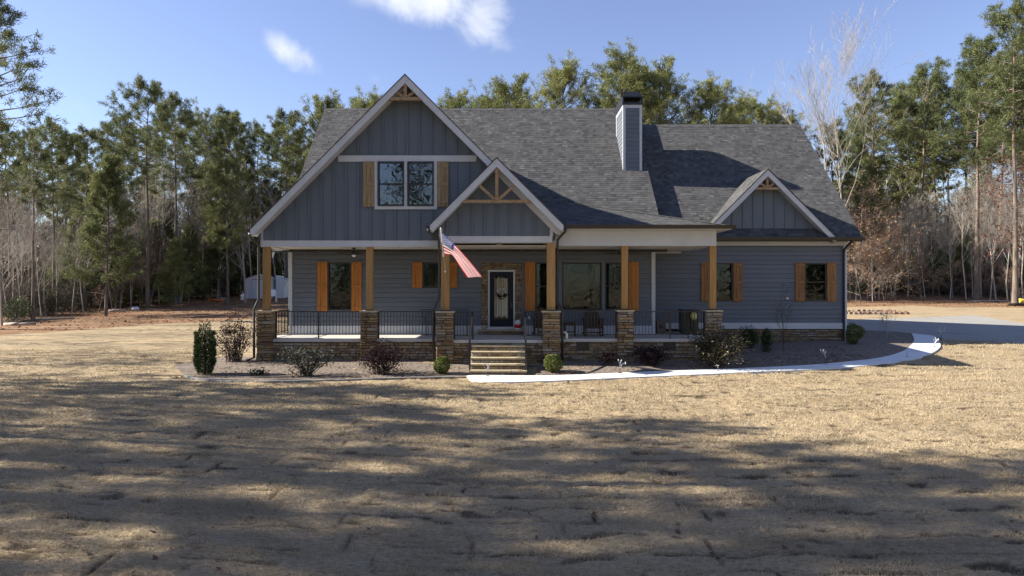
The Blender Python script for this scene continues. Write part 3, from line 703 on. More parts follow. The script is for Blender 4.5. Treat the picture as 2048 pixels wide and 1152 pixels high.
for k in range(1, 6):
    for X, sg in ((SX0 + .03, 1),):
        stone_field(rs, EY - TR * k + .02, EY - TR * (k - 1), -.05, FLOOR - RI * k - .05, X, 80 + k, along='y')
rs.build('riser_stones', 'stone_joined', steps_o, kind='stuff')
rr = random.Random(9)
for k in range(1, 6):
    cut = sorted([SX0, SX1] + [SX0 + (SX1 - SX0) * (q + rr.uniform(-.08, .08)) for q in (.35, .68)])
    for a, b in zip(cut, cut[1:]):
        box('tread_stone', 'stone_tread', steps_o, a + .004, b - .004, EY - TR * k - .03 + rr.uniform(-.008, .008), EY - TR * (k - 1) + .01, FLOOR - RI * k - .044, FLOOR - RI * k + rr.uniform(-.003, .003))

# ---- stone piers with timber posts
def stone_unit(seed):
    r = random.Random(seed); j = lambda s: r.uniform(-s, s); v = []
    for z in (0, 1):
        for (x, y) in ((0, 0), (1, 0), (1, 1), (0, 1)): v.append((x, y + .0, z))
    e = .04
    front = [(e + j(.02), -.10 + j(.05), .12 + j(.06)), (1 - e + j(.02), -.10 + j(.05), .12 + j(.06)), (1 - e + j(.02), -.10 + j(.05), .9 + j(.06)), (e + j(.02), -.10 + j(.05), .9 + j(.06))]
    v += front
    f = [(0, 3, 2, 1), (4, 5, 6, 7), (1, 2, 6, 5), (2, 3, 7, 6), (3, 0, 4, 7), (8, 9, 10, 11), (0, 1, 9, 8), (1, 5, 10, 9), (5, 4, 11, 10), (4, 0, 8, 11)]
    return mesh_from('stone', v, f, 'stone')
UNITS = [stone_unit(100 + k) for k in range(6)]
def pier(xa, xb, y0, zt, seed, post_w, post_top, py_off=0.0):
    r = random.Random(seed); xc = (xa + xb) / 2; d = .53; zb = gzf(xc, y0) - .12
    p = box('porch_column', 'mortar', house, xa + .03, xb - .03, y0 + .03, y0 + d - .03, zb, zt - .02)
    z = zb
    while z < zt - .01:
        h = min(r.choice((.05, .07, .085, .10, .115)), zt - z)
        cut = r.choice((.32, .42, .58, .66, 1.0)) if h > .06 else r.choice((.4, .6)); xs = [xa, xa + (xb - xa) * cut, xb] if cut < 1 else [xa, xb]
        for a, b in zip(xs, xs[1:]):
            oa = r.uniform(-.012, .012) if a == xa else .005; ob = r.uniform(-.012, .012) if b == xb else -.005; yo = r.uniform(-.018, .015)
            piece('stone', r.choice(UNITS), (a + oa, y0 + yo, z + .004), p, (b - a + ob - oa, d - yo + r.uniform(-.01, .01), h - .007))
        z += h
    cp = MB().box(xa - .035, xb + .035, y0 - .04, y0 + d + .04, zt, zt + .05).build('cap_stone', 'stone_tread', p)
    yc = y0 + d / 2 + py_off; hw = post_w / 2
    box('post_base', 'frame_dark', p, xc - hw - .02, xc + hw + .02, yc - hw - .02, yc + hw + .02, zt + .05, zt + .085)
    box('timber_post', 'post_wood', p, xc - hw, xc + hw, yc - hw, yc + hw, zt + .085, post_top)
    return p, xc, yc
PT = 1.87
PC = [pier(-8.51, -8.0, 22.72, PT, 1, .21, 4.06), pier(-5.04, -4.53, 22.72, PT, 2, .21, 4.06), pier(-2.47, -1.92, EY - .12, PT, 3, .27, 4.17),
      pier(1.005, 1.56, EY - .12, PT + .01, 4, .27, 4.17), pier(3.53, 4.04, 22.72, PT + .02, 5, .21, 4.10), pier(6.50, 6.99, 22.72, PT + .02, 6, .21, 4.10)]

# ---- beams and porch ceiling
box('porch_beam', 'white_trim', house, -8.42, -2.25, YF, YF + .28, 4.062, 4.27)
box('porch_beam', 'white_trim', house, -2.38, 1.32, EY, EY + .28, 4.172, 4.38)
box('porch_beam', 'white_trim', house, 1.36, 6.84, YF, YF + .28, 4.092, 4.60)
box('porch_beam', 'white_trim', house, 6.58, 6.842, YF + .281, YW - .07, 4.092, 4.60)
box('porch_beam', 'white_trim', house, -8.42, -8.14, YF + .281, YB - .05, 4.062, 4.30)
box('porch_beam', 'white_trim', house, -2.38, -2.10, EY + .281, YF - .002, 4.172, 4.40); box('porch_beam', 'white_trim', house, 1.04, 1.32, EY + .281, YF + .3, 4.172, 4.40)
MB().box(-8.13, 6.57, YF + .285, YB - .001, 4.094, 4.13).box(XM + .05, 6.57, YB, YW - .04, 4.094, 4.1295).build('porch_ceiling', 'porch_ceiling', house)
box('porch_ceiling', 'porch_ceiling', house, -2.09, 1.03, EY + .285, YF + .284, 4.19, 4.23)
box('ceiling_trim', 'porch_ceiling', house, XL + .11, XM - .11, YB - .075, YB - .046, 4.03, 4.093)
box('ceiling_trim', 'white_trim', house, XM + .05, 6.57, YW - .08, YW - .046, 4.03, 4.093)

# ---- roofs
def clip(poly, a, b, c):
    """keep the part of a 2-d polygon where a*x+b*y+c >= 0"""
    out = []
    for i in range(len(poly)):
        p, q = poly[i], poly[(i + 1) % len(poly)]; dp = a * p[0] + b * p[1] + c; dq = a * q[0] + b * q[1] + c
        if dp >= 0: out.append(p)
        if (dp >= 0) != (dq >= 0): t = dp / (dp - dq); out.append((p[0] + t * (q[0] - p[0]), p[1] + t * (q[1] - p[1])))
    return out
def shingles(poly3, parent, seed, expo=.142):
    """courses of laminated tabs, each a tilted piece of its own, cut to a convex roof plane"""
    P = [Vector(p) for p in poly3]; nrm = (P[1] - P[0]).cross(P[2] - P[0]).normalized()
    if nrm.z < 0: nrm = -nrm
    u = Vector((-nrm.y, nrm.x, 0)); u.normalize(); v = nrm.cross(u)
    if v.z < 0: v = -v; 
    o = P[0]; Q = [((p - o).dot(u), (p - o).dot(v)) for p in P]
    area = sum(Q[i][0] * Q[(i + 1) % len(Q)][1] - Q[(i + 1) % len(Q)][0] * Q[i][1] for i in range(len(Q)))
    if area < 0: Q = Q[::-1]
    edges = []
    for i in range(len(Q)):
        p, q = Q[i], Q[(i + 1) % len(Q)]; a, b = -(q[1] - p[1]), q[0] - p[0]; edges.append((a, b, -(a * p[0] + b * p[1])))
    u0, u1 = min(q[0] for q in Q), max(q[0] for q in Q); v0, v1 = min(q[1] for q in Q), max(q[1] for q in Q)
    r = random.Random(seed); mb = MB(); row = 0; vv = v0
    while vv < v1:
        x = u0 - r.uniform(0, .3)
        while x < u1:
            w = r.choice((.10, .13, .16, .20, .24)); tb = .004 + r.choice((0, 0, .004)); y0_ = vv - r.choice((0, 0, .010))
            pl = [(x + .003, y0_), (x + w - .003, y0_), (x + w - .003, vv + expo + .01), (x + .003, vv + expo + .01)]
            for e in edges:
                if len(pl) < 3: break
                pl = clip(pl, *e)
            x += w
            if len(pl) < 3: continue
            H = lambda q: .004 + tb * max(0, 1 - (q[1] - vv) / expo)
            top = [o + u * q[0] + v * q[1] + nrm * H(q) for q in pl]; bot = [o + u * q[0] + v * q[1] - nrm * .004 for q in pl]; n = len(pl)
            t = min(1, max(0, r.gauss(.42, .24)))
            mb.add(top + bot, [tuple(range(n))] + [(i, n + i, n + (i + 1) % n, (i + 1) % n) for i in range(n) if pl[i][1] < vv + expo * .5 or pl[(i + 1) % n][1] < vv + expo * .5], t)
        vv += expo; row += 1
    return mb.build('shingles', 'shingle', parent, kind='stuff')
def deck(name, poly, thick=.04, m='ridge'): return MB().prism(poly, (0, 0, -thick)).build(name, m, house)
MC, WC = 20.92, 21.52                              # main and wing roof planes: z = y - MC, z = y - WC
RM, RW = 32.0, 31.8
mp = [(-8.77, 24.95, 24.95 - MC), (5.68, 24.95, 24.95 - MC), (5.68, RM, RM - MC), (-8.77, RM, RM - MC)]
main = deck('main_roof', mp); shingles(mp, main, 1)
deck('main_roof_rear', [(-8.77, RM, RM - MC), (5.68, RM, RM - MC), (5.68, 39.2, 2 * RM - MC - 39.2), (-8.77, 39.2, 2 * RM - MC - 39.2)])
wp = [(5.25, 26.1, 26.1 - WC), (13.42, 26.1, 26.1 - WC), (13.42, RW, RW - WC), (5.25, RW, RW - WC)]
wing = deck('wing_roof', wp); shingles(wp, wing, 2)
deck('wing_roof_rear', [(5.25, RW, RW - WC), (13.42, RW, RW - WC), (13.42, 41.2, 4.35), (5.25, 41.2, 4.35)])  # unseen rear slope, drawn out long so its shadow covers more driveway
for (x0_, x1_, yr, zr) in ((-8.79, 5.70, RM, RM - MC), (5.70, 13.44, RW, RW - WC)):
    n = int((x1_ - x0_) / .26); rc = MB()
    for k in range(n):
        a = x0_ + k * (x1_ - x0_) / n; b = a + (x1_ - x0_) / n - .004; h = .018 + .01 * (k % 2)
        rc.prism([(a, yr - .15, zr - .15 + h), (a, yr, zr + h), (a, yr + .15, zr - .15 + h), (a, yr, zr - .02)], (b - a, 0, 0))
    rc.build('ridge_cap', 'ridge', main if x0_ < 0 else wing, kind='stuff')
for X, c, ya, yr in ((-8.77, MC, 24.95, RM), (5.66, MC, 25.6, RM), (13.40, WC, 26.1, RW)):      # rake boards on the roof ends
    MB().prism([(X, ya, ya - c - .045), (X, yr, yr - c - .045), (X, 2 * yr - ya, ya - c - .045), (X, 2 * yr - ya, ya - c - .26), (X, yr, yr - c - .28), (X, ya, ya - c - .26)], (.03, 0, 0)).build('rake_board', 'white_trim', house)
# wing eave
box('soffit', 'white_trim', house, 6.85, 13.40, 26.14, YW - .04, 4.50, 4.53)
gut = MB().prism([(7.23, 26.12, 4.50), (7.23, 26.02, 4.50), (7.23, 25.98, 4.615), (7.23, 26.0, 4.62), (7.23, 26.12, 4.60)], (6.24, 0, 0)).build('gutter', 'gutter', house)
box('fascia', 'gutter', house, 6.86, 13.40, 26.122, 26.14, 4.46, 4.56)
# porch hip roof
PE, PS = 4.70, .28
hp = lambda x, y: PE + PS * (y - 22.35)
pf = [(1.55, 22.35, PE), (7.22, 22.35, PE), (2.68, 26.89, hp(0, 26.89)), (.22, 26.89, hp(0, 26.89))]
proof = deck('porch_roof', pf, .06); shingles(pf, proof, 3, expo=.14)
ps_ = [(7.22, 22.35, PE), (7.22, 26.40, PE), (5.9, 27.4, PE + PS * 1.32), (2.68, 26.89, hp(0, 26.89))]
deck('porch_roof_side', [(7.22, 22.35, PE - .002), (7.22, 26.5, PE - .002), (2.68, 26.89, hp(0, 26.89) - .002)], .05)
hc = MB(); a, b = Vector((7.2, 22.37, PE + .02)), Vector((2.68, 26.89, hp(0, 26.89) + .02)); n = 26
for k in range(n):
    p = a.lerp(b, k / n); q = a.lerp(b, (k + .97) / n); hc.bar(p, q, .26, .018)
hc.build('hip_cap', 'ridge', proof, kind='stuff')
MB().prism([(1.62, 22.35, 4.62), (1.62, 22.25, 4.62), (1.62, 22.21, 4.735), (1.62, 22.23, 4.74), (1.62, 22.35, 4.72)], (5.68, 0, 0)).build('gutter', 'gutter', house)
MB().prism([(7.22, 22.36, 4.62), (7.30, 22.36, 4.62), (7.33, 22.36, 4.735), (7.22, 22.36, 4.72)], (0, 3.7, 0)).build('gutter', 'gutter', house)
box('soffit', 'white_trim', house, 1.60, 7.20, 22.36, YF - .001, 4.602, 4.63); box('soffit', 'white_trim', house, 6.843, 7.20, YF, 26.3, 4.602, 4.63)

# ---- gables
def gable(name, cx, za, half, yr, yw, zb, wall_half, back_ridge, back_eave, batt0, battens_at, roof_shingle=(), rk=.27, wall_m='gable_siding', bottom_foot=0.0):
    """front gable: roof planes, white rake boards and soffits, board-and-batten wall"""
    zt = lambda x: za - abs(x - cx)
    for sg in (-1, 1):
        ex = cx + sg * half
        poly = [(cx, yr, za), (ex, yr, za - half), (ex, back_eave, za - half), (cx, back_ridge, za)]
        d = deck(name + '_roof', poly if sg < 0 else poly[::-1], .04)
        if sg in roof_shingle: shingles(poly, d, int(cx * 10) + sg)
    wt = lambda x: zt(x) - .26
    pts = []
    xl, xr = cx - wall_half, cx + wall_half
    pts = [(xl, yw, zb), (xr, yw, zb)] + ([(xr, yw, wt(xr))] if wt(xr) > zb + .02 else []) + [(cx, yw, wt(cx))] + ([(xl, yw, wt(xl))] if wt(xl) > zb + .02 else [])
    wall = MB().prism(pts, (0, .1, 0)).build(name, wall_m, house)
    for sg in (-1, 1):
        ex = cx + sg * (half + .0); o = .042
        fp = [(cx, yr + .015, za - o), (ex, yr + .015, za - half - o), (ex, yr + .015, za - half - o - rk * .55), (ex - sg * rk * .45, yr + .015, za - half - o - rk * .55), (cx, yr + .015, za - o - rk)]
        MB().prism(fp, (0, .03, 0)).build('rake_board', 'white_trim', wall)
        q = .24
        MB().prism([(cx, yr + .046, za - q), (ex - sg * .02, yr + .046, za - half - q + .02), (ex - sg * .02, yr + .046, za - half - q - .0), (cx, yr + .046, za - q - .025)], (0, yw - yr - .048, 0)).build('soffit', 'white_trim', wall)
    for x in battens_at:
        top = wt(x) - .02
        if top - batt0(x) > .08: box('batten', wall_m, wall, x - .028, x + .028, yw - .036, yw - .0005, batt0(x), top)
    return wall
def truss(wall, cx, y, zb, hw, ztop, ang, strut_h, strut_x, w=.11, tie=.10):
    box('tie_beam', 'truss_wood', wall, cx - hw, cx + hw, y - .06, y + .06, zb, zb + tie)
    box('king_post', 'truss_wood', wall, cx - w / 2, cx + w / 2, y - .052, y + .052, zb + tie, ztop)
    for sg in (-1, 1): MB().bar((cx + sg * (w / 2 + .02), y, zb + tie + .02), (cx + sg * strut_x, y, zb + strut_h), .09, .075, up=(0, 1, 0)).build('strut', 'truss_wood', wall)
# large front gable
cx, za, yr = -3.50, 9.69, 22.30
wx = lambda px: PX(px, YF)
BZ0, BZ1 = PZ(323.7, YF), PZ(311.5, YF)
win_l, win_r = wx(749.8), wx(874.5); win_b = PZ(419, YF); sh_l, sh_r = wx(727), wx(897.5)
bx = [cx + k * .41 for k in range(-12, 13)]
def low_batten(x): return 4.30
big = gable('front_gable', cx, za, 5.06, yr, YF, 4.272, 4.82, 30.61, 25.55, low_batten, [])
for x in bx:
    wt = za - abs(x - cx) - .26 - .02
    if wt > BZ1 + .1: box('batten', 'gable_siding', big, x - .028, x + .028, YF - .036, YF - .0005, BZ1 + .002, wt)
    lo, hi = 4.272, min(BZ0 - .002, wt)
    if sh_l - .03 < x < sh_r + .03:
        if not (win_l - .02 < x < win_r + .02): hi = PZ(414, YF) - .0
        else: hi = win_b - .005
    if hi - lo > .1: box('batten', 'gable_siding', big, x - .028, x + .028, YF - .036, YF - .0005, lo, hi)
box('band_board', 'white_trim', big, cx - (za - .27 - BZ1), cx + (za - .27 - BZ1), YF - .050, YF - .001, BZ0, BZ1)
# its paired window in one white frame
fw = MB(); WY = YF; z0_, z1_ = win_b, BZ0 - .001; t = .105
fw.box(win_l, win_l + t, WY - .07, WY + .02, z0_, z1_).box(win_r - t, win_r, WY - .07, WY + .02, z0_, z1_).box(win_l + t, win_r - t, WY - .072, WY + .02, z0_, z0_ + t)
xm = (win_l + win_r) / 2; fw.box(xm - t / 2, xm + t / 2, WY - .07, WY + .02, z0_ + t, z1_)
fw.build('window_surround', 'white_trim', big)
for a, b in ((win_l + t, xm - t / 2), (xm + t / 2, win_r - t)):
    window((a, b, z0_ + t, z1_), WY - .045, 'hung', 'glass_upper', house, .055, 'black_metal')
    box('window_backing', 'interior', house, a, b, WY - .004, WY - .001, z0_ + t, z1_)
shutter(sh_l, win_l - .006, PZ(414, YF), PZ(323.5, YF) , WY, 'shutter_weathered', (.10, .5, .90)); shutter(win_r + .006, sh_r, PZ(414, YF), PZ(323.5, YF), WY, 'shutter_weathered', (.10, .5, .90))
truss(big, cx, yr + .11, PZ(201, 22.4), .70, za - .32, 0, .30, .32)
# entry gable
ecx, eza, eyr, eyw = PX(993.5, 21.75), PZ(314, 21.75), 21.75, EY
ent = gable('entry_gable', ecx, eza, 2.13, eyr, eyw, 4.382, 1.86, 25.0, 24.6, lambda x: 4.384, [ecx + k * .41 for k in range(-4, 5)], roof_shingle=(1,))
truss(ent, ecx, eyr + .11, PZ(406, 21.86), 1.18, eza - .33, 0, .60, .60, w=.10, tie=.095)
box('corner_board', 'white_trim', house, -2.40, -2.28, EY - .004, EY + .1, 4.38, 4.62); box('corner_board', 'white_trim', house, 1.24, 1.34, EY - .004, EY + .1, 4.38, 4.62)
box('corner_board', 'white_trim', house, -8.43, -8.33, YF - .006, YF + .1, 4.272, 4.70)
# wing gable
sm = gable('wing_gable', 9.79, 7.25, 2.60, 26.08, 26.50, 4.96, 2.02, 28.77, 26.17, lambda x: 4.98, [9.79 + k * .41 for k in range(-5, 6)], roof_shingle=(-1, 1), rk=.25)
truss(sm, 9.79, 26.2, PZ(379.5, 26.2), .48, 7.25 - .3, 0, .24, .25, w=.085, tie=.085)

# ---- gutters on the gable eaves and downspouts
def spout(pts, name='downspout'): MB().tube(pts, .042, 8).build(name, 'gutter', house, smooth=True)
def side_gutter(X, sg, y0, y1, z): MB().prism([(X, y0, z), (X + sg * .10, y0, z + .02), (X + sg * .13, y0, z + .12), (X, y0, z + .11)], (0, y1 - y0, 0)).build('gutter', 'gutter', house)
side_gutter(-8.58, -1, 22.36, 25.4, 4.50); side_gutter(ecx - 2.15, -1, 21.8, 24.0, 4.56); side_gutter(ecx + 2.15, 1, 21.8, 22.2, 4.56)
x1_ = -8.46
spout([(-8.66, 22.55, 4.50), (-8.66, 22.55, 4.42), (-8.60, 22.62, 4.30), (x1_, 22.78, 4.18), (x1_, 22.80, 4.0), (x1_, 22.80, 2.30), (-8.54, 22.78, 2.12), (-8.60, 22.76, 1.95), (-8.60, 22.76, .36), (-8.72, 22.5, .30)])
x3 = -2.40
spout([(ecx - 2.2, 21.95, 4.58), (ecx - 2.2, 21.98, 4.50), (ecx - 2.05, 22.2, 4.40), (x3, 22.36, 4.26), (x3 + .01, 22.42, 4.0), (x3 + .01, 22.42, 2.35), (-2.47, 22.40, 2.18), (-2.57, 22.38, 1.98), (-2.57, 22.38, .30)])
x4 = 1.50
spout([(ecx + 2.2, 21.95, 4.58), (ecx + 2.2, 21.98, 4.50), (ecx + 2.10, 22.2, 4.40), (x4, 22.36, 4.26), (x4 - .01, 22.46, 4.0), (x4 - .01, 22.46, 2.25), (1.58, 22.40, 2.08), (1.65, 22.38, 1.93), (1.65, 22.38, .30)])
spout([(13.02, 26.05, 4.52), (13.0, 26.08, 4.45), (12.93, 26.3, 4.32), (12.90, 26.5, 4.16), (12.90, 26.52, 4.0), (12.90, 26.52, .62), (12.90, 26.35, .55)])

# ---- chimney
cx0, cx1, cy0, cy1, ct = PX(1247, 28.53), PX(1282.5, 28.53), 28.53, 30.35, PZ(210, 28.53)
ch = box('chimney', 'siding', house, cx0, cx1, cy0, cy1, 7.2, ct)
z = 7.55
while z < ct - .1:
    t = min(z + .18, ct - .09)
    def lapb(pts): MB().add(pts, [(0, 3, 2, 1), (4, 5, 6, 7), (0, 1, 5, 4), (1, 2, 6, 5), (2, 3, 7, 6), (3, 0, 4, 7)]).build('siding_board', 'siding', ch)
    lapb([(cx0 + .08, cy0 - .024, z), (cx1 - .08, cy0 - .024, z), (cx1 - .08, cy0 - .002, z), (cx0 + .08, cy0 - .002, z), (cx0 + .08, cy0 - .007, t), (cx1 - .08, cy0 - .007, t), (cx1 - .08, cy0 - .002, t), (cx0 + .08, cy0 - .002, t)])
    lapb([(cx0 - .024, cy1 - .08, z), (cx0 - .024, cy0 + .08, z), (cx0 - .002, cy0 + .08, z), (cx0 - .002, cy1 - .08, z), (cx0 - .007, cy1 - .08, t), (cx0 - .007, cy0 + .08, t), (cx0 - .002, cy0 + .08, t), (cx0 - .002, cy1 - .08, t)])
    z += .18
for (a, b, c, d) in ((cx0 - .028, cx0 + .08, cy0 - .03, cy0 + .08), (cx1 - .08, cx1 + .028, cy0 - .03, cy0 + .08), (cx0 - .028, cx0 + .08, cy1 - .08, cy1 + .03), (cx1 - .08, cx1 + .028, cy1 - .08, cy1 + .03)):
    box('corner_board', 'white_trim', ch, a, b, c, d, 7.3, ct - .13)
box('trim_band', 'white_trim', ch, cx0 - .032, cx1 + .032, cy0 - .034, cy1 + .034, ct - .129, ct)
cap = MB(); e = .055; z0_, z1_ = ct + .001, ct + .36; X0, X1, Y0, Y1 = cx0 - e, cx1 + e, cy0 - e, cy1 + e
cap.box(X0, X1, Y0, Y1, z0_, z0_ + .09).box(X0, X1, Y0, Y1, z1_ - .05, z1_)
for (a, b) in ((X0, Y0), (X1 - .07, Y0), (X0, Y1 - .07), (X1 - .07, Y1 - .07)): cap.box(a, a + .07, b, b + .07, z0_ + .09, z1_ - .05)
cap.box(X0 + .02, X1 - .02, Y0 + .55, Y0 + .60, z0_ + .09, z1_ - .05).box(X0, X0 + .02, Y0 + .07, Y1 - .07, z0_ + .09, z1_ - .05)
i_ = .16; cap.add([(X0, Y0, z1_ + .001), (X1, Y0, z1_ + .001), (X1, Y1, z1_ + .001), (X0, Y1, z1_ + .001), (X0 + i_, Y0 + i_, z1_ + .24), (X1 - i_, Y0 + i_, z1_ + .24), (X1 - i_, Y1 - i_, z1_ + .24), (X0 + i_, Y1 - i_, z1_ + .24)], [(0, 3, 2, 1), (4, 5, 6, 7), (0, 1, 5, 4), (1, 2, 6, 5), (2, 3, 7, 6), (3, 0, 4, 7)])
cap.build('chimney_cap', 'black_metal', ch)

# ---- railings
bal_me = mesh_from('baluster', [(x, y, z) for z in (0, 1) for x, y in ((-.008, -.008), (.008, -.008), (.008, .008), (-.008, .008))], [(0, 3, 2, 1), (4, 5, 6, 7), (0, 1, 5, 4), (1, 2, 6, 5), (2, 3, 7, 6), (3, 0, 4, 7)], 'black_metal')
def railing(p, q, zt=1.885, zb=1.115, posts=()):
    p, q = Vector((*p, 0)), Vector((*q, 0)); L_ = (q - p).length; d = (q - p) / L_
    r_ = MB().bar(p + Vector((0, 0, zt)), q + Vector((0, 0, zt)), .045, .03).build('railing', 'black_metal', house)
    MB().bar(p + Vector((0, 0, zb)), q + Vector((0, 0, zb)), .03, .025).build('bottom_rail', 'black_metal', r_)
    n = max(2, round(L_ / .108))
    for k in range(1, n): piece('baluster', bal_me, tuple(p + d * (L_ * k / n)) [:2] + (zb + .012,), r_, (1, 1, zt - zb - .026))
    for t in (0.012, 0.988) + tuple(posts):
        c = p + d * (L_ * t); MB().box(c.x - .02, c.x + .02, c.y - .02, c.y + .02, FLOOR + .001, zt - .014).build('rail_post', 'black_metal', r_)
RY = 23.0
railing((-7.98, RY), (-5.05, RY), posts=(.5,)); railing((-4.51, RY), (-2.60, RY)); railing((1.6, RY), (3.52, RY)); railing((4.06, RY), (6.49, RY), posts=(.52,))
railing((-8.24, 23.3), (-8.24, YB - .06)); railing((-1.90, 22.5), (-1.30, 22.5)); railing((.42, 22.5), (1.0, 22.5))
for X in (SX0 + .02, SX1 - .04):
    top = (X, EY - .02, 1.885); bot = (X, EY - TR * 5 + .1, 1.06)
    h = MB().bar(top, bot, .06, .05).bar((X, EY + .14, 1.885), top, .06, .05).build('handrail', 'black_metal', house)
    box('rail_post', 'black_metal', h, X - .026, X + .026, EY - TR * 5 + .06, EY - TR * 5 + .104, .10, 1.045)
    box('rail_post', 'black_metal', h, X - .026, X + .026, EY + .09, EY + .134, FLOOR + .001, 1.86)
MB().box(PX(1058, YB) - .035, PX(1058, YB) + .035, YB - .035, YB - .026, PZ(639, YB), PZ(632, YB)).build('outlet_cover', 'white_plastic', house)

# ------------------------------------------------------------------ plants
class TB:
    """fast collector for tree limbs (tubes as quads split to triangles) and leaf faces"""
    def __init__(s): s.v, s.f, s.n = [], [], 0
    def limb(s, pts, rad, k=5):
        pts = np.asarray(pts, float); n = len(pts); d = np.gradient(pts, axis=0); d /= np.linalg.norm(d, axis=1)[:, None] + 1e-9
        ref = np.array([1., 0, 0]) if abs(d[0, 0]) < .8 else np.array([0, 1., 0])
        u = np.cross(d, ref); u /= np.linalg.norm(u, axis=1)[:, None] + 1e-9; w = np.cross(d, u)
        a = np.arange(k) * 2 * np.pi / k; r = np.asarray(rad, float)[:, None, None]
        ring = pts[:, None, :] + r * (np.cos(a)[None, :, None] * u[:, None, :] + np.sin(a)[None, :, None] * w[:, None, :])
        s.v.append(ring.reshape(-1, 3)); i = np.arange(n - 1)[:, None] * k + np.arange(k)[None, :]; j = np.arange(n - 1)[:, None] * k + (np.arange(k)[None, :] + 1) % k
        q = np.stack([i, j, j + k, i, j + k, i + k], -1).reshape(-1, 3) + s.n
        s.f.append(q); s.n += n * k
    def tris(s, V):
        s.v.append(V.reshape(-1, 3)); s.f.append(np.arange(len(V) * 3).reshape(-1, 3) + s.n); s.n += len(V) * 3
    def arrays(s):
        if not s.v: return np.zeros((0, 3)), np.zeros((0, 3), int)
        return np.concatenate(s.v), np.concatenate(s.f)
def unit(a): return a / (np.linalg.norm(a, axis=-1, keepdims=True) + 1e-9)
def tufts(rng, C, D, K, length, width, spread=1.0):
    C = np.repeat(C, K, 0); D = np.repeat(D, K, 0); n = len(C)
    d = unit(rng.normal(0, spread, (n, 3)) + D * .9 + np.array([0, 0, .25])); l = length * rng.uniform(.6, 1.15, (n, 1))
    s = unit(np.cross(d, rng.normal(0, 1, (n, 3)))) * width * rng.uniform(.6, 1.3, (n, 1))
    C = C + rng.normal(0, .10, (n, 3))
    return np.stack([C - s, C + s, C + d * l], 1)
def leaves(rng, C, size, flat=.5):
    n = len(C); a = unit(rng.normal(0, 1, (n, 3)) * np.array([1, 1, flat])); b = unit(np.cross(a, rng.normal(0, 1, (n, 3))))
    s = size * rng.uniform(.6, 1.3, (n, 1))
    return np.stack([C - b * s * .35, C + a * s, C + b * s * .35], 1), np.stack([C - b * s * .35, C + b * s * .35, C - a * s * .6], 1)

def gen_pine(seed, H=20., cb=.55, R=3.0, nb=44, K=26, sub=6, shape='round', dead=8, tuft=.29, wid=.021, lean=.25, r0=None):
    rng = np.random.default_rng(seed); T, Cn = TB(), TB(); r0 = r0 or .0080 * H + .025
    zz = np.linspace(0, H, 10); wob = np.cumsum(rng.normal(0, lean * .35, (10, 2)), 0); wob -= wob[0]
    P = np.column_stack([wob * (zz / H)[:, None], zz]); rad = r0 * (1 - .93 * (zz / H) ** 1.15) * np.array([1.25] + [1] * 9)
    T.limb(P, rad, 8)
    at = lambda z: np.array([np.interp(z, zz, P[:, 0]), np.interp(z, zz, P[:, 1]), z])
    C, D = [], []; ga = rng.random() * 6
    for i in range(nb + dead):
        alive = i < nb
        f = cb + (1 - cb) * (i + rng.random()) / nb * .97 if alive else rng.uniform(cb * .5, cb * 1.05)
        t = (f - cb) / (1 - cb); ga += 2.4 + rng.normal(0, .5)
        if shape == 'round': prof = (1 - max(t, 0) ** 2.2) ** .5 * (.62 + .38 * min(1, max(t, 0) / .3))
        elif shape == 'flat': prof = .55 + .6 * max(t, 0) - .8 * max(0, t - .75)
        else: prof = 1.0 - .88 * t
        L = R * prof * rng.uniform(.55, 1.12) if alive else R * rng.uniform(.25, .6)
        el = (-.05 + .95 * max(t, 0) ** 1.3 + rng.normal(0, .12)) if alive else rng.normal(-.05, .2)
        d0 = np.array([math.cos(ga) * math.cos(el), math.sin(ga) * math.cos(el), math.sin(el)]); s = at(f * H)
        q = np.linspace(0, 1, 5)[:, None]; pts = s + d0 * L * q + np.array([0, 0, 1]) * L * .22 * q ** 2 * (1 if alive else -.3) + np.cumsum(rng.normal(0, .035 * L, (5, 3)), 0) * q
        br = (.018 + .011 * L) * (1 - .75 * q[:, 0])
        T.limb(pts, br, 4)
        if not alive: continue
        for q2 in rng.uniform(.55, 1.02, 4): p = s + (pts[-1] - s) * q2 if q2 > 1 else pts[0] * 0 + np.array([np.interp(q2, q[:, 0], pts[:, j]) for j in range(3)]); C.append(p); D.append(d0)
        for k in range(sub):
            q3 = rng.uniform(.3, 1.0); b0 = np.array([np.interp(q3, q[:, 0], pts[:, j]) for j in range(3)])
            dd = unit(d0 + rng.normal(0, .65, 3) + np.array([0, 0, .35])); l2 = L * rng.uniform(.16, .40) + .25
            e = b0 + dd * l2; T.limb(np.stack([b0, (b0 + e) / 2 + rng.normal(0, .03, 3), e]), [.016, .012, .006], 3)
            for m_ in (.5, .8, 1.02): C.append(b0 + dd * l2 * m_ + rng.normal(0, .08, 3)); D.append(dd)
    C.append(at(H)); D.append(np.array([0, 0, 1.]))
    Cn.tris(tufts(rng, np.array(C), np.array(D), K, tuft, wid))
    return T.arrays(), Cn.arrays()
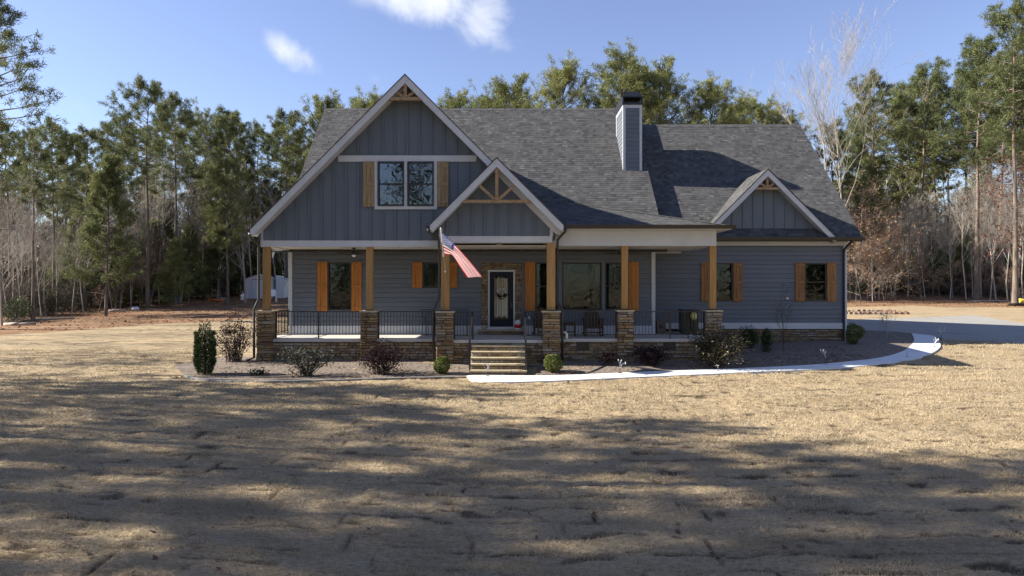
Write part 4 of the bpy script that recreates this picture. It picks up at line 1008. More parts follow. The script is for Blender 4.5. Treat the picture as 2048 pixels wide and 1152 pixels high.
def gen_bare(seed, H=12., spread=.55, depth=4, r0=.11, fork=.35, nch=(5, 4, 4, 3), up=.35, leafy=0, leaf=.11, seglen=.5, minr=.0065):
    rng = np.random.default_rng(seed); T, Lf = TB(), TB(); tips = []
    def grow(p, d, L, r, lev):
        n = 5 if lev == 0 else (4 if lev < 2 else 3)
        pts = [p]; dd = d.copy()
        for i in range(n - 1):
            dd = unit(dd + rng.normal(0, .05 if lev == 0 else .16, 3) + np.array([0, 0, up * (.05 if lev == 0 else .18)])); pts.append(pts[-1] + dd * L / (n - 1))
        pts = np.array(pts); q = np.linspace(0, 1, n); rr = np.maximum(r * (1 - (.8 if lev == 0 else .7) * q), minr)
        T.limb(pts, rr, 7 if lev == 0 else (4 if lev == 1 else 3))
        if lev >= depth - 1: tips.append((pts[-1], pts[len(pts) // 2])); return
        m = nch[min(lev, len(nch) - 1)]
        for k in range(m + (4 if lev == 0 else 0)):
            f = rng.uniform(fork, 1.0) if lev == 0 else rng.uniform(.25, 1.0)
            b = np.array([np.interp(f, q, pts[:, j]) for j in range(3)]); az = rng.uniform(0, 6.283); ax = unit(np.cross(d, np.array([math.cos(az), math.sin(az), .1])))
            nd = unit(dd * (1 - spread * .5) + ax * spread * rng.uniform(.7, 1.3) + np.array([0, 0, up]))
            rb = max(np.interp(f, q, rr) * rng.uniform(.4, .62), minr)
            grow(b, nd, L * rng.uniform(.38, .58) * (1.15 - .5 * f if lev == 0 else 1), rb, lev + 1)
    grow(np.zeros(3), unit(np.array([rng.normal(0, .04), rng.normal(0, .04), 1])), H * .92, r0, 0)
    if leafy:
        tp = np.array([t[rng.integers(0, 2)] for t in tips for _ in range(leafy)]); tp = tp + rng.normal(0, .16, tp.shape)
        a, b = leaves(rng, tp, leaf); Lf.tris(a); Lf.tris(b)
    return T.arrays(), Lf.arrays()
def gen_bush(seed, rx, ry, rz, n, size, stems=9, shell=.5, lob=.25, flat=.7, tip=None, base=.02):
    rng = np.random.default_rng(seed); T, Lf = TB(), TB()
    d = unit(rng.normal(0, 1, (n, 3))); lobes = unit(rng.normal(0, 1, (9, 3)))
    bump = 1 - lob + lob * 1.6 * np.max(np.clip(d @ lobes.T, 0, 1) ** 4, 1)
    r = (shell + (1 - shell) * rng.random(n)) ** .6 * bump
    P = d * r[:, None] * np.array([rx, ry, rz * .5]) + np.array([0, 0, rz * .5])
    if tip: P = P[tip(P, rng)]
    P[:, 2] = np.maximum(P[:, 2], base)
    a, b = leaves(rng, P, size, flat); Lf.tris(a); Lf.tris(b)
    for k in range(stems):
        e = P[rng.integers(0, len(P))]; s = np.array([rng.normal(0, rx * .12), rng.normal(0, ry * .12), -.05]); mid = (s + e) / 2 + rng.normal(0, .06, 3) + np.array([0, 0, .1 * rz])
        T.limb(np.stack([s, mid, e]), [.014, .010, .004], 4)
    return T.arrays(), Lf.arrays()
CACHE = {}
def plant_meshes(key, gen, m_t, m_l):
    (tv, tf), (lv, lf) = gen
    a = mesh_from(key + '_trunk', tv, tf, m_t, smooth=True) if len(tf) else None
    b = mesh_from(key + '_crown', lv, lf, m_l) if len(lf) else None
    CACHE[key] = (a, b, float(max(tv[:, 2].max() if len(tv) else 0, lv[:, 2].max() if len(lv) else 0))); return CACHE[key]
def plant(key, name, loc, scale, rotz, label, cat, group=None, names=('trunk', 'crown')):
    a, b, h = CACHE[key]
    r = bpy.data.objects.new(name, None); r.empty_display_size = .2; COL.objects.link(r); r.location = loc; r.rotation_euler = (0, 0, rotz)
    r.scale = scale if isinstance(scale, (tuple, list)) else (scale,) * 3
    for me, nm in ((a, names[0]), (b, names[1])):
        if me: o = bpy.data.objects.new(nm, me); COL.objects.link(o); o.parent = r
    return tag(r, label, cat, group)

# tall loblolly pines, young full pines, round pines behind the house
for i, kw in enumerate([dict(H=20, cb=.60, R=3.1, nb=36, dead=12), dict(H=20, cb=.55, R=3.4, shape='round', nb=40, dead=12), dict(H=20, cb=.66, R=2.8, shape='flat', nb=30, dead=10), dict(H=20, cb=.53, R=3.0, nb=40, dead=14)]):
    plant_meshes('pine%d' % i, gen_pine(200 + i, **kw), 'pine_bark', 'needles')
for i in range(2):
    plant_meshes('spine%d' % i, gen_pine(225 + i, H=20, cb=.5, R=2.8, nb=26, K=12, sub=4), 'pine_bark', 'needles')
for i in range(3):
    plant_meshes('rpine%d' % i, gen_pine(240 + i, H=18, cb=.40, R=4.2, nb=78, sub=7, K=20, shape='round', dead=6, tuft=.30, wid=.022), 'pine_bark', 'needles_pale')
for i in range(2):
    plant_meshes('ypine%d' % i, gen_pine(260 + i, H=11, cb=.22, R=2.4, nb=64, sub=4, K=24, shape='cone', dead=3, tuft=.31, wid=.022, r0=.10), 'pine_bark', 'needles')
plant_meshes('ypale', gen_pine(270, H=7, cb=.12, R=1.7, nb=50, sub=3, K=24, shape='cone', dead=0, tuft=.30, wid=.022, r0=.07), 'pine_bark', 'needles_pale')
for i in range(4):
    plant_meshes('bare%d' % i, gen_bare(300 + i, H=12, spread=.6, depth=5, r0=.085, fork=.28, nch=(9, 4, 4, 3), up=.30), 'grey_bark', 'brown_leaves')
for i in range(3):
    plant_meshes('pale%d' % i, gen_bare(320 + i, H=13, spread=.62, depth=5, r0=.10, fork=.38, nch=(9, 4, 4, 3), up=.30), 'pale_bark', 'brown_leaves')
for i in range(2):
    plant_meshes('tallbare%d' % i, gen_bare(340 + i, H=22, spread=.52, depth=5, r0=.13, fork=.36, nch=(9, 4, 4, 3), up=.42, minr=.008), 'grey_bark', 'brown_leaves')
for i in range(2):
    plant_meshes('brown%d' % i, gen_bare(360 + i, H=7.5, spread=.75, depth=4, r0=.06, fork=.15, nch=(12, 5, 4), up=.05, leafy=5, leaf=.10), 'grey_bark', 'brown_leaves')
plant_meshes('rust0', gen_bare(370, H=7.5, spread=.7, depth=4, r0=.06, fork=.2, nch=(12, 5, 4), up=.1, leafy=5, leaf=.10), 'grey_bark', 'rust_leaves')
for i in range(3):
    plant_meshes('privet%d' % i, gen_bush(380 + i, 1.9, 1.7, 3.4, 2600, .13, 14, shell=.35, lob=.35), 'grey_bark', 'privet_leaves')
plant_meshes('brush0', gen_bare(390, H=3.0, spread=1.0, depth=4, r0=.025, fork=.02, nch=(14, 5, 4), up=.1, minr=.007, leafy=1, leaf=.07), 'grey_bark', 'brown_leaves')

def at_px(px, Y): x = PX(px, Y); return (x, Y, gzf(x, Y) - .06)
rr = random.Random(77)
def row(name, cat, group, what, spec, where):
    """spec: (key, px, Y, top py or height) sorted along the photo; each one is a thing with its own label"""
    spec = sorted(spec, key=lambda s: s[1])
    for i, (key, px, Y, top) in enumerate(spec):
        loc = at_px(px, Y); h = CACHE[key][2]
        ht = (PZ(top, Y) - loc[2]) if top > 30 or top < -60 or True else top
        s = ht / h; w = s * rr.uniform(.92, 1.12)
        plant(key, name, loc, (w, w, s), rr.uniform(0, 6.28), what % (ordn(i),) + where, cat, group)
# left wood, front to back
row('pine_tree', 'pine tree', 'pines of the wood beside the shed', '%s pine counted rightward ', [
    ('pine1', -22, 37, -45), ('pine2', 66, 44.0, 232), ('pine0', 108, 52, 224), ('pine3', 170, 54, 240), ('pine1', 296, 56, 146), ('pine3', 250, 62, 214), ('pine0', 352, 60, 168), ('pine2', 408, 66, 194),
    ('pine3', 455, 66, 202), ('pine1', 575, 70, 210), ('pine3', 520, 72, 238), ('rpine0', 455, 60, 300), ('pine0', 20, 58, 236), ('pine3', 130, 66, 250), ('pine1', 386, 74, 226), ('pine0', 480, 78, 224), ('pine2', 602, 80, 236), ('pine3', 330, 70, 200), ('pine1', 215, 70, 236), ('pine3', 60, 64, 246), ('pine1', 440, 72, 222), ('pine3', 270, 76, 240), ('pine1', 560, 84, 240), ('pine3', 145, 74, 252)], 'in the wood left of the house')
row('pine_tree', 'pine tree', 'young pines of the wood beside the shed', '%s young bushy pine counted rightward ', [('ypine0', 212, 49, 300), ('ypine1', 182, 58, 338), ('ypine1', 158, 55, 400), ('ypale', 350, 57, 470), ('ypale', 378, 61, 440), ('ypine0', 440, 64, 408), ('ypale', 120, 58, 492), ('ypine0', 548, 74, 372), ('ypale', 300, 60, 430), ('ypine0', 400, 70, 330), ('ypine1', 500, 76, 380), ('ypale', 330, 64, 390), ('ypale', 240, 57, 455), ('ypine1', 470, 70, 430)], 'low in the wood left of the house')
row('bare_tree', 'bare tree', 'bare trees of the wood beside the shed', '%s leafless grey tree counted rightward ', [
    ('bare0', 4, 40, 330), ('bare1', 30, 46, 380), ('bare2', 52, 50, 350), ('bare3', 92, 48, 420), ('pale0', 143, 49.5, 415), ('pale1', 168, 50.5, 430), ('bare0', 190, 56, 330), ('bare1', 225, 54, 400), ('bare2', 262, 56, 380), ('bare3', 285, 58, 360),
    ('pale2', 318, 60, 300), ('bare0', 335, 62, 330), ('bare1', 362, 60, 400), ('pale1', 395, 66, 340), ('bare3', 425, 66, 400), ('bare2', 462, 70, 380), ('pale0', 480, 68, 420), ('bare1', 522, 78, 420), ('bare2', 572, 76, 450), ('bare3', 592, 72, 440), ('bare1', 300, 66, 280), ('bare0', 76, 60, 340), ('pale1', 18, 43, 440), ('pale2', 40, 45, 465), ('pale0', 84, 46, 440), ('pale2', 112, 49, 470), ('pale1', 240, 56, 400), ('pale2', 280, 58, 420), ('pale0', 345, 61, 380), ('pale2', 440, 67, 430)], 'in the wood left of the house')
row('oak_sapling', 'sapling', 'leafy saplings at the wood edge', '%s sapling with dry rust leaves counted rightward ', [('rust0', 198, 53, 565), ('rust0', 262, 56, 440), ('rust0', 300, 57, 470), ('rust0', 230, 55, 530)], 'at the wood edge left of the house')
row('privet_bush', 'bush', 'evergreen bushes of the wood beside the shed', '%s dark evergreen bush counted rightward ', [('privet0', 28, 43.5, 590), ('privet1', 92, 50, 575), ('privet2', 120, 54, 560), ('privet0', 152, 56, 568), ('privet1', 205, 59, 560), ('privet2', 250, 60, 552), ('privet0', 300, 62, 545), ('privet1', 345, 64, 540),
    ('privet2', 378, 66, 530), ('privet0', 408, 68, 520), ('privet1', 440, 70, 512), ('privet2', 470, 72, 520), ('privet0', 505, 74, 508), ('privet1', 540, 76, 500), ('privet2', 575, 73, 510)], 'in the wood left of the house')
# behind the house
row('pine_tree', 'pine tree', 'round-crowned pines behind the house', '%s round-crowned pine counted rightward ', [('rpine1', 648, 72, 180), ('rpine2', 730, 78, 168), ('rpine0', 928, 72, 172), ('rpine1', 1024, 67, 142), ('rpine2', 1122, 63, 100), ('rpine0', 1225, 63, 92), ('rpine1', 1322, 64, 112), ('rpine2', 1418, 65, 142), ('rpine0', 1520, 69, 188), ('rpine1', 1275, 72, 130), ('rpine2', 1470, 74, 180), ('rpine2', 985, 70, 165), ('rpine1', 1566, 74, 222), ('rpine2', 890, 80, 205)], 'over the house ridge')
# right wood
row('tall_bare_tree', 'bare tree', 'tall bare trees behind the wing', '%s very tall slender leafless tree ', [('tallbare0', 1645, 58, 22), ('tallbare1', 1688, 57, 40)], 'rising behind the wing roof end')
row('pine_tree', 'pine tree', 'pines of the wood beyond the driveway', '%s pine counted rightward ', [('pine3', 1668, 66, 232), ('pine1', 1748, 68, 134), ('pine0', 1842, 68, 108), ('pine2', 1898, 72, 150), ('pine3', 1952, 60, 52), ('pine1', 2030, 55, -12), ('rpine0', 1790, 74, 170), ('pine0', 2000, 64, 110), ('pine3', 1725, 76, 190), ('pine1', 2075, 60, 60), ('pine3', 1815, 78, 150), ('pine1', 1870, 80, 140), ('pine3', 1930, 76, 120), ('pine1', 1980, 74, 96), ('pine3', 1700, 82, 235), ('pine3', 2040, 72, 90)], 'in the wood beyond the driveway')
row('pine_tree', 'pine tree', 'young pines beyond the driveway', '%s young yellow-green pine counted rightward ', [('ypale', 1742, 64, 350), ('ypale', 1722, 66, 385), ('ypine0', 1862, 70, 460), ('ypine1', 1925, 68, 440)], 'in the wood beyond the driveway')
row('bare_tree', 'bare tree', 'pale bare trees beyond the driveway', '%s pale-barked leafless tree counted rightward ', [('pale0', 1764, 66, 420), ('pale1', 1784, 64, 440), ('pale2', 1816, 63, 380), ('pale0', 1866, 65, 400), ('pale1', 1932, 60.5, 350), ('pale2', 1962, 62, 300), ('pale0', 1992, 60, 330), ('pale1', 2032, 63, 260), ('bare1', 1845, 68, 420), ('bare2', 1905, 68, 400), ('bare3', 1738, 68, 430), ('bare0', 2010, 66, 380), ('bare2', 1980, 70, 340), ('bare3', 2046, 58, 330), ('bare1', 1885, 72, 380), ('pale2', 1836, 74, 360), ('bare0', 1800, 70, 400), ('pale1', 1850, 62, 430), ('pale2', 1900, 61, 420), ('pale0', 1945, 62, 410), ('pale1', 1980, 60, 400), ('pale2', 2015, 59, 390), ('pale0', 1750, 61, 470)], 'at the wood edge beyond the driveway')
row('oak_sapling', 'sapling', 'brown-leaved saplings beyond the driveway', '%s sapling holding tan dead leaves counted rightward ', [('brown0', 1712, 59, 410), ('brown1', 1734, 60, 430), ('brown0', 1758, 60, 405), ('brown1', 1786, 61, 440), ('brown0', 1700, 62, 350), ('brown1', 1722, 57, 470), ('brown0', 1745, 58, 460), ('brown1', 1948, 63, 540), ('brown0', 1972, 64, 545), ('rust0', 2040, 60, 300), ('rust0', 2056, 58, 220), ('brown1', 1815, 62, 500), ('brown0', 1842, 63, 520), ('brown1', 1880, 62, 530), ('brown0', 1905, 61, 515), ('brown1', 1990, 60, 520), ('brown0', 2022, 58, 530), ('brown1', 1770, 60, 500)], 'beyond the driveway')
row('privet_bush', 'bush', 'evergreen bushes beyond the driveway', '%s dark evergreen bush counted rightward ', [('privet0', 1712, 72, 545), ('privet1', 1800, 68, 545), ('privet2', 1842, 66, 520), ('privet0', 1870, 66, 505), ('privet1', 1896, 67, 525), ('privet2', 1945, 70, 540), ('privet0', 2005, 66, 560), ('privet1', 2030, 64, 570), ('privet2', 1760, 72, 550), ('privet0', 1920, 72, 520)], 'under the trees beyond the driveway')

# far woods that read as one mass, and the twiggy undergrowth along their edge
def mass(name, mats, items, label, cat):
    V, F, M_, n = [], [], [], 0
    for (gen, x, y, s, rz) in items:
        for k, (v, f) in enumerate(gen):
            if not len(f): continue
            c, si = math.cos(rz), math.sin(rz); w = np.column_stack([v[:, 0] * c - v[:, 1] * si, v[:, 0] * si + v[:, 1] * c, v[:, 2]]) * s + np.array([x, y, gzf(x, y) - .1])
            V.append(w); F.append(f + n); M_.append(np.full(len(f), k)); n += len(v)
    me = mesh_from(name, np.concatenate(V), np.concatenate(F), mats, fmat=np.concatenate(M_))
    return tag(reg(bpy.data.objects.new(name, me), (0, 0, 0)), label, cat, kind='stuff')
lowp = [gen_pine(400 + i, H=17, cb=.42, R=2.8, nb=26, K=9, sub=2, dead=3, tuft=.55, wid=.075) for i in range(3)]
lowb = [gen_bare(410 + i, H=10, spread=.55, depth=4, r0=.09, fork=.2, nch=(9, 4, 3), up=.3, minr=.014) for i in range(3)]
lowv = [gen_bush(420 + i, 2.2, 2.0, 4.2, 700, .24, 5, shell=.35, lob=.35) for i in range(2)]
lowt = [gen_bare(430 + i, H=3.2, spread=1.0, depth=3, r0=.03, fork=.02, nch=(16, 6), up=.1, minr=.008) for i in range(3)]
def scatter(n, xr, yr, ok): 
    out = []
    while len(out) < n:
        x, y = rr.uniform(*xr), rr.uniform(*yr)
        if ok(x, y): out.append((x, y))
    return out
okL = lambda x, y: x < -.30 * y and x > -.86 * y - 6
okR = lambda x, y: x > .47 * y and x < .86 * y + 8
for nm, ok, xr, yr, side, ymin in (('background_woods', okL, (-90, -15), (66, 104), 'left of the house', 66), ('background_woods', okR, (30, 95), (76, 108), 'beyond the driveway', 76)):
    pts = scatter(70, xr, yr, ok)
    mass(nm, ['pine_bark', 'needles'], [(rr.choice(lowp), x, y, rr.uniform(.55, .95), rr.uniform(0, 6)) for x, y in pts], 'far pines massed together at the back of the wood ' + side, 'woods')
    pts = scatter(170, xr, (yr[0] - 6, yr[1]), ok)
    mass('background_thicket', ['grey_bark', 'brown_leaves'], [(rr.choice(lowb), x, y, rr.uniform(.6, 1.1), rr.uniform(0, 6)) for x, y in pts], 'grey leafless thicket massed at the back of the wood ' + side, 'thicket')
    pts = scatter(80, xr, (yr[0] + 2, yr[1]), ok)
    mass('background_shrubbery', ['grey_bark', 'privet_leaves'], [(rr.choice(lowv), x, y, rr.uniform(.8, 1.7), rr.uniform(0, 6)) for x, y in pts], 'dark evergreen shrubs massed at the back of the wood ' + side, 'shrubbery')
und = []
for k in range(220):
    t = rr.random(); px = rr.uniform(-30, 480); Y = np.interp(px, [-30, 66, 143, 209, 360, 480], [41, 46, 51.5, 55, 61.5, 69]) + rr.uniform(-.3, 9); x = PX(px, Y); und.append((rr.choice(lowt), x, Y, rr.uniform(.35, 1.0), rr.uniform(0, 6)))
mass('undergrowth', ['twig', 'brown_leaves'], und, 'brown twiggy undergrowth along the wood edge left of the house', 'undergrowth')
und = []
for k in range(180):
    px = rr.uniform(1690, 2090); Y = np.interp(px, [1690, 1816, 1932, 2090], [68, 65, 62.5, 59]) + rr.uniform(0, 9); und.append((rr.choice(lowt), PX(px, Y), Y, rr.uniform(.35, .95), rr.uniform(0, 6)))
mass('undergrowth', ['twig', 'brown_leaves'], und, 'brown twiggy undergrowth along the wood edge beyond the driveway', 'undergrowth')

# pines standing left of the lawn, outside the picture, whose long shadows cross it; and the wood across the road that the windows mirror
for i, (key, x, y, h) in enumerate([('pine0', -11.2, 9.7, 17), ('pine2', -12.2, 11.0, 13), ('pine0', -14.5, 13.6, 11), ('pine2', -17.5, 17.8, 11), ('pine1', -28, 8.6, 20), ('pine3', -24, 7.4, 18), ('spine0', -16, 8.2, 14), ('spine1', -20, 9.6, 16), ('spine0', -26, 10.6, 19), ('spine1', -23, 12.2, 17), ('spine1', -32, 12.0, 21), ('bare0', -18, 11.0, 11), ('pine1', -27, 15.2, 15.5), ('spine0', -30, 17.4, 16.0), ('pine3', -25, 18.2, 14.5), ('spine1', -34, 14.2, 20),
                       ('bare2', -22, 16.4, 11), ('spine1', -28, 20.6, 13.5), ('bare1', -24.5, 22.3, 10), ('spine0', -32, 24.0, 12.5), ('bare3', -27, 26.0, 11), ('bare0', -29, 30, 12), ('bare2', -31, 34, 12)]):
    s = h / CACHE[key][2]; kind = 'pine' if 'pine' in key else 'leafless tree'
    plant(key, 'pine_tree' if 'pine' in key else 'bare_tree', (x, y, gzf(x, y) - .06), (s, s, s), rr.uniform(0, 6.28), '%s out of view beside the lawn, %s of the shadow-casting row' % (kind, ordn(i)), 'tree', 'trees out of view beside the lawn')
for k in range(46):
    x = -44 + k * 2.0 + rr.uniform(-1, 1); y = rr.uniform(-27, -15); key = rr.choice(['pine0', 'pine1', 'pine3', 'bare0', 'ypine1', 'pale0', 'ypine0']); s = (rr.uniform(17, 25) if 'ypine' not in key else 11) / CACHE[key][2]
    plant(key, 'pine_tree' if 'pine' in key else 'bare_tree', (x, y, -.06), s, rr.uniform(0, 6.28), '%s tree out of view across the road, mirrored in the windows' % ordn(k), 'tree', 'trees out of view across the road')

# ---- shrubs in the beds
def shrub(key, name, gen, mt, ml, px, py, label, rot=0.0, cat='shrub', names=('stems', 'foliage')):
    plant_meshes(key, gen, mt, ml); x, y = gpt(px, py); return plant(key, name, (x, y, gzf(x, y) + .02), 1.0, rot, label, cat, None, names)
def arb(P, rng):
    z = P[:, 2] / 1.66; w = .29 * np.minimum(1, .62 + z * 1.4) * (1 - np.clip((z - .42) / .62, 0, 1) ** 1.7)
    c = np.where(P[:, 0] < 0, -.075, .075) * np.clip((z - .6) / .35, 0, 1); return np.hypot(P[:, 0] - c, P[:, 1]) < w + .025
def gen_arb(seed, n=9000):
    rng = np.random.default_rng(seed); T, L_ = TB(), TB(); P = np.column_stack([rng.uniform(-.36, .36, n * 3), rng.uniform(-.36, .36, n * 3), rng.uniform(.02, 1.68, n * 3)])
    z = P[:, 2] / 1.66; w = .30 * np.minimum(1, .66 + z * 1.3) * np.sqrt(np.clip(1 - np.clip((z - .35) / .70, 0, 1) ** 2, 0, 1)); c = np.where(P[:, 0] < 0, -.085, .085) * np.clip((z - .55) / .35, 0, 1)
    w = np.where(z > .78, np.minimum(w, .085 * (1.04 - z) / .22 + .015), w); rad = np.hypot(P[:, 0] - np.where(z > .72, c, 0), P[:, 1])
    k = (rad < w * (1 + .12 * (vnoise(P[:, 0] * 9 + 20, P[:, 2] * 9) - .3))) & (rad > w * .6); P = P[k]
    nn = len(P); d = unit(np.column_stack([P[:, 0] * 1.6, P[:, 1] * 1.6, np.full(nn, .35)]) + rng.normal(0, .25, (nn, 3))); s = unit(np.cross(d, rng.normal(0, 1, (nn, 3)))) * .013
    L_.tris(np.stack([P - s, P + s, P + d * .075], 1)); T.limb(np.array([[0, 0, -.05], [0, 0, .8], [0, 0, 1.3]]), [.04, .03, .01], 6); return T.arrays(), L_.arrays()
shrub('arb', 'arborvitae', gen_arb(1), 'twig', 'arborvitae_leaves', 410, 750, 'dark green columnar arborvitae with twin tips at the bed end', .3)
shrub('lor1', 'burgundy_shrub', gen_bush(11, .85, .75, 1.75, 2600, .042, 46, shell=.12, lob=.5), 'twig', 'burgundy_leaves', 468, 724, 'loose tall burgundy shrub beyond the left end porch column')
shrub('gg1', 'greygreen_shrub', gen_bush(12, .80, .7, 1.0, 2600, .042, 36, shell=.3, lob=.5), 'twig', 'greygreen_leaves', 614, 754, 'wide grey-green shrub in front of the porch left of the burgundy one')
shrub('lor2', 'burgundy_shrub', gen_bush(13, .74, .65, 1.02, 3000, .042, 40, shell=.25, lob=.45), 'twig', 'burgundy_leaves', 762, 750, 'dense purple-brown shrub in front of the porch midway to the steps')
shrub('glb1', 'boxwood_globe', gen_bush(14, .27, .27, .56, 4200, .030, 6, shell=.72, lob=.10), 'twig', 'boxwood_leaves', 883, 749, 'small clipped round evergreen left of the porch steps')
shrub('glb2', 'boxwood_globe', gen_bush(15, .30, .30, .58, 4600, .030, 6, shell=.72, lob=.10), 'twig', 'boxwood_leaves', 1106, 746, 'small clipped round evergreen right of the porch steps')
shrub('lor3', 'burgundy_shrub', gen_bush(16, .62, .5, .72, 2000, .042, 30, shell=.25, lob=.45), 'twig', 'burgundy_leaves', 1303, 732, 'low dark purple shrub under the right-hand foundation vent')
shrub('lor4', 'burgundy_shrub', gen_bush(17, .34, .3, .50, 520, .042, 16, shell=.2, lob=.4), 'twig', 'burgundy_leaves', 1216, 732, 'small sparse reddish shrub under the left-hand foundation vent')
shrub('abe', 'abelia_shrub', gen_bush(18, 1.0, .8, 1.22, 3800, .050, 44, shell=.25, lob=.5), 'twig', 'abelia_leaves', 1434, 733, 'large loose shrub with dried tan blooms below the right end column')
o = plant_meshes('abet', gen_bush(19, .9, .7, 1.22, 260, .05, 0, shell=.8, lob=.9), 'twig', 'tan_blooms')
ab = [q for q in bpy.data.objects if q.name.startswith('abelia_shrub')][0]; bl = bpy.data.objects.new('dried_blooms', o[1]); COL.objects.link(bl); bl.parent = ab
shrub('hol1', 'holly_shrub', gen_bush(20, .38, .34, .85, 1500, .045, 12, shell=.2, lob=.4), 'twig', 'arborvitae_leaves', 1500, 697, 'dark upright evergreen shrub against the wing foundation')
shrub('hol2', 'holly_shrub', gen_bush(21, .22, .22, .92, 1500, .038, 8, shell=.2, lob=.3), 'twig', 'arborvitae_leaves', 1533, 705, 'slim dark conical evergreen in the bed before the wing')
shrub('rnd', 'evergreen_shrub', gen_bush(22, .34, .32, .80, 2600, .040, 8, shell=.5, lob=.25), 'twig', 'boxwood_leaves', 1708, 689, 'yellow-green rounded shrub at the right front corner of the house')
shrub('weed1', 'low_plant', gen_bush(23, .34, .3, .22, 180, .05, 20, shell=.1, lob=.4), 'twig', 'greygreen_leaves', 515, 752, 'low straggly plant in the bed left of the grey-green shrub')
plant_meshes('sap', gen_bare(501, H=1.9, spread=.5, depth=4, r0=.016, fork=.12, nch=(5, 3, 3), up=.35, minr=.0035, leafy=0), 'twig', 'pink_bloom')
x, y = gpt(1568, 702); sp = plant('sap', 'bare_sapling', (x, y, gzf(x, y)), 1.0, .4, 'thin leafless sapling in the bed before the wing wall', 'sapling', None, ('stem', 'blooms'))
bq = MB().lathe((0, 0, 0), [(.005, -.03), (.045, -.015), (.05, .02), (.03, .05), (.005, .06)], 8); bo = bq.build('bloom', 'pink_bloom', None, smooth=True)
bo.parent = sp; bo.location = (.20, .05, 1.84)
plant_meshes('twg', gen_bare(502, H=.85, spread=1.1, depth=3, r0=.014, fork=.02, nch=(14, 4), up=.15, minr=.004, leafy=0), 'pale_bark', 'pink_bloom')
x, y = gpt(1773, 676); plant('twg', 'twiggy_shrub', (x, y, gzf(x, y)), 1.25, .4, 'leafless spreading twiggy shrub in the bed near the driveway', 'shrub', None, ('stem', 'blooms'))

# ------------------------------------------------------------------ things on and around the porch
# flag on its pole
A_ = Vector((-2.235, 21.42, PZ(457.5, 21.42))); B_ = Vector((-2.235, 22.24, PZ(508, 22.24)))
flag = empty('flag', B_); tag(flag, 'American flag on a white pole fixed to the left entry post', 'flag')
MB().tube([B_, A_], [.014, .014], 8).lathe(A_, [(.004, -.02), (.026, 0), (.026, .02), (.004, .04)], 8).build('flag_pole', 'white_plastic', flag, smooth=True)
MB().box(B_.x - .035, B_.x + .035, B_.y - .01, B_.y + .036, B_.z - .09, B_.z + .05).build('pole_bracket', 'silver', flag)
def fpt(px, py, Y): return Vector((PX(px, Y), Y, PZ(py, Y)))
topc = [fpt(883.8, 464, 21.50), fpt(899, 479, 21.36), fpt(917, 497, 21.22), fpt(941, 523, 21.06), fpt(965, 553, 20.92)]
botc = [fpt(888.5, 509, 22.16), fpt(896, 510, 21.98), fpt(905, 512, 21.80), fpt(919, 533, 21.52), fpt(934.5, 555, 21.34)]
def cat(P, t):
    n = len(P) - 1; i = min(int(t * n), n - 1); u = t * n - i; a, b, c, d = P[max(i - 1, 0)], P[i], P[i + 1], P[min(i + 2, n)]
    return .5 * ((2 * b) + (c - a) * u + (2 * a - 5 * b + 4 * c - d) * u * u + (3 * b - a - 3 * c + d) * u ** 3)
def fsurf(s, t):
    p = cat(topc, s).lerp(cat(botc, s), t); amp = .030 * min(1, s * 2.2)
    p.y += amp * math.sin(9 * t + 6.5 * s); p.x += amp * .45 * math.sin(11 * t + 4 * s + 1); return p
NS, NT = 34, 39; fv, ff, fm = [], [], []
for j in range(NT + 1):
    for i in range(NS + 1): fv.append(fsurf(i / NS, j / NT) - B_)
for j in range(NT):
    for i in range(NS):
        a = j * (NS + 1) + i; ff.append((a, a + 1, a + NS + 2, a + NS + 1)); st = j // 3
        fm.append(2 if (st < 7 and i / NS < .40) else (0 if st % 2 == 0 else 1))
me = mesh_from('flag_cloth', fv, ff, ['flag_red', 'flag_white', 'flag_blue'], smooth=True, fmat=fm); fo = bpy.data.objects.new('flag_cloth', me); reg(fo, B_, flag)
sv, sf_ = [], []
def star(s, t, side):
    e = .004; c = fsurf(s, t); du = (fsurf(s + e, t) - c) / e; dv = (fsurf(s, t + e) - c) / e; n = du.cross(dv).normalized() * (.006 * side); du.normalize(); dv.normalize(); b = len(sv)
    for k in range(10):
        r_ = .027 if k % 2 == 0 else .012; a = math.pi * 2 * k / 10; sv.append(c + n + du * (math.sin(a) * r_) - dv * (math.cos(a) * r_) - B_)
    sf_.append(tuple(range(b, b + 10)))
for r_ in range(9):
    for k in range(6 if r_ % 2 == 0 else 5):
        for side in (-1, 1): star((.025 + (k * 2 + (r_ % 2)) * .031 + .0), (7 / 13) * (r_ + 1) / 10, side)
reg(bpy.data.objects.new('stars', mesh_from('stars', sv, sf_, 'flag_white')), B_, flag)

# hanging bob on a cord from the flag bracket
hb_ = fpt(890.5, 543, 22.16)
ho = MB().lathe(hb_, [(.003, -.05), (.022, -.03), (.03, 0), (.02, .03), (.003, .05)], 10).build('hanging_ornament', 'silver', None, smooth=True)
tag(ho, 'small silver ornament hanging by a cord below the flag', 'ornament'); MB().tube([hb_ + Vector((0, 0, .05)), (B_.x + .01, 22.17, B_.z - .09)], .004, 5).build('cord', 'white_plastic', ho)

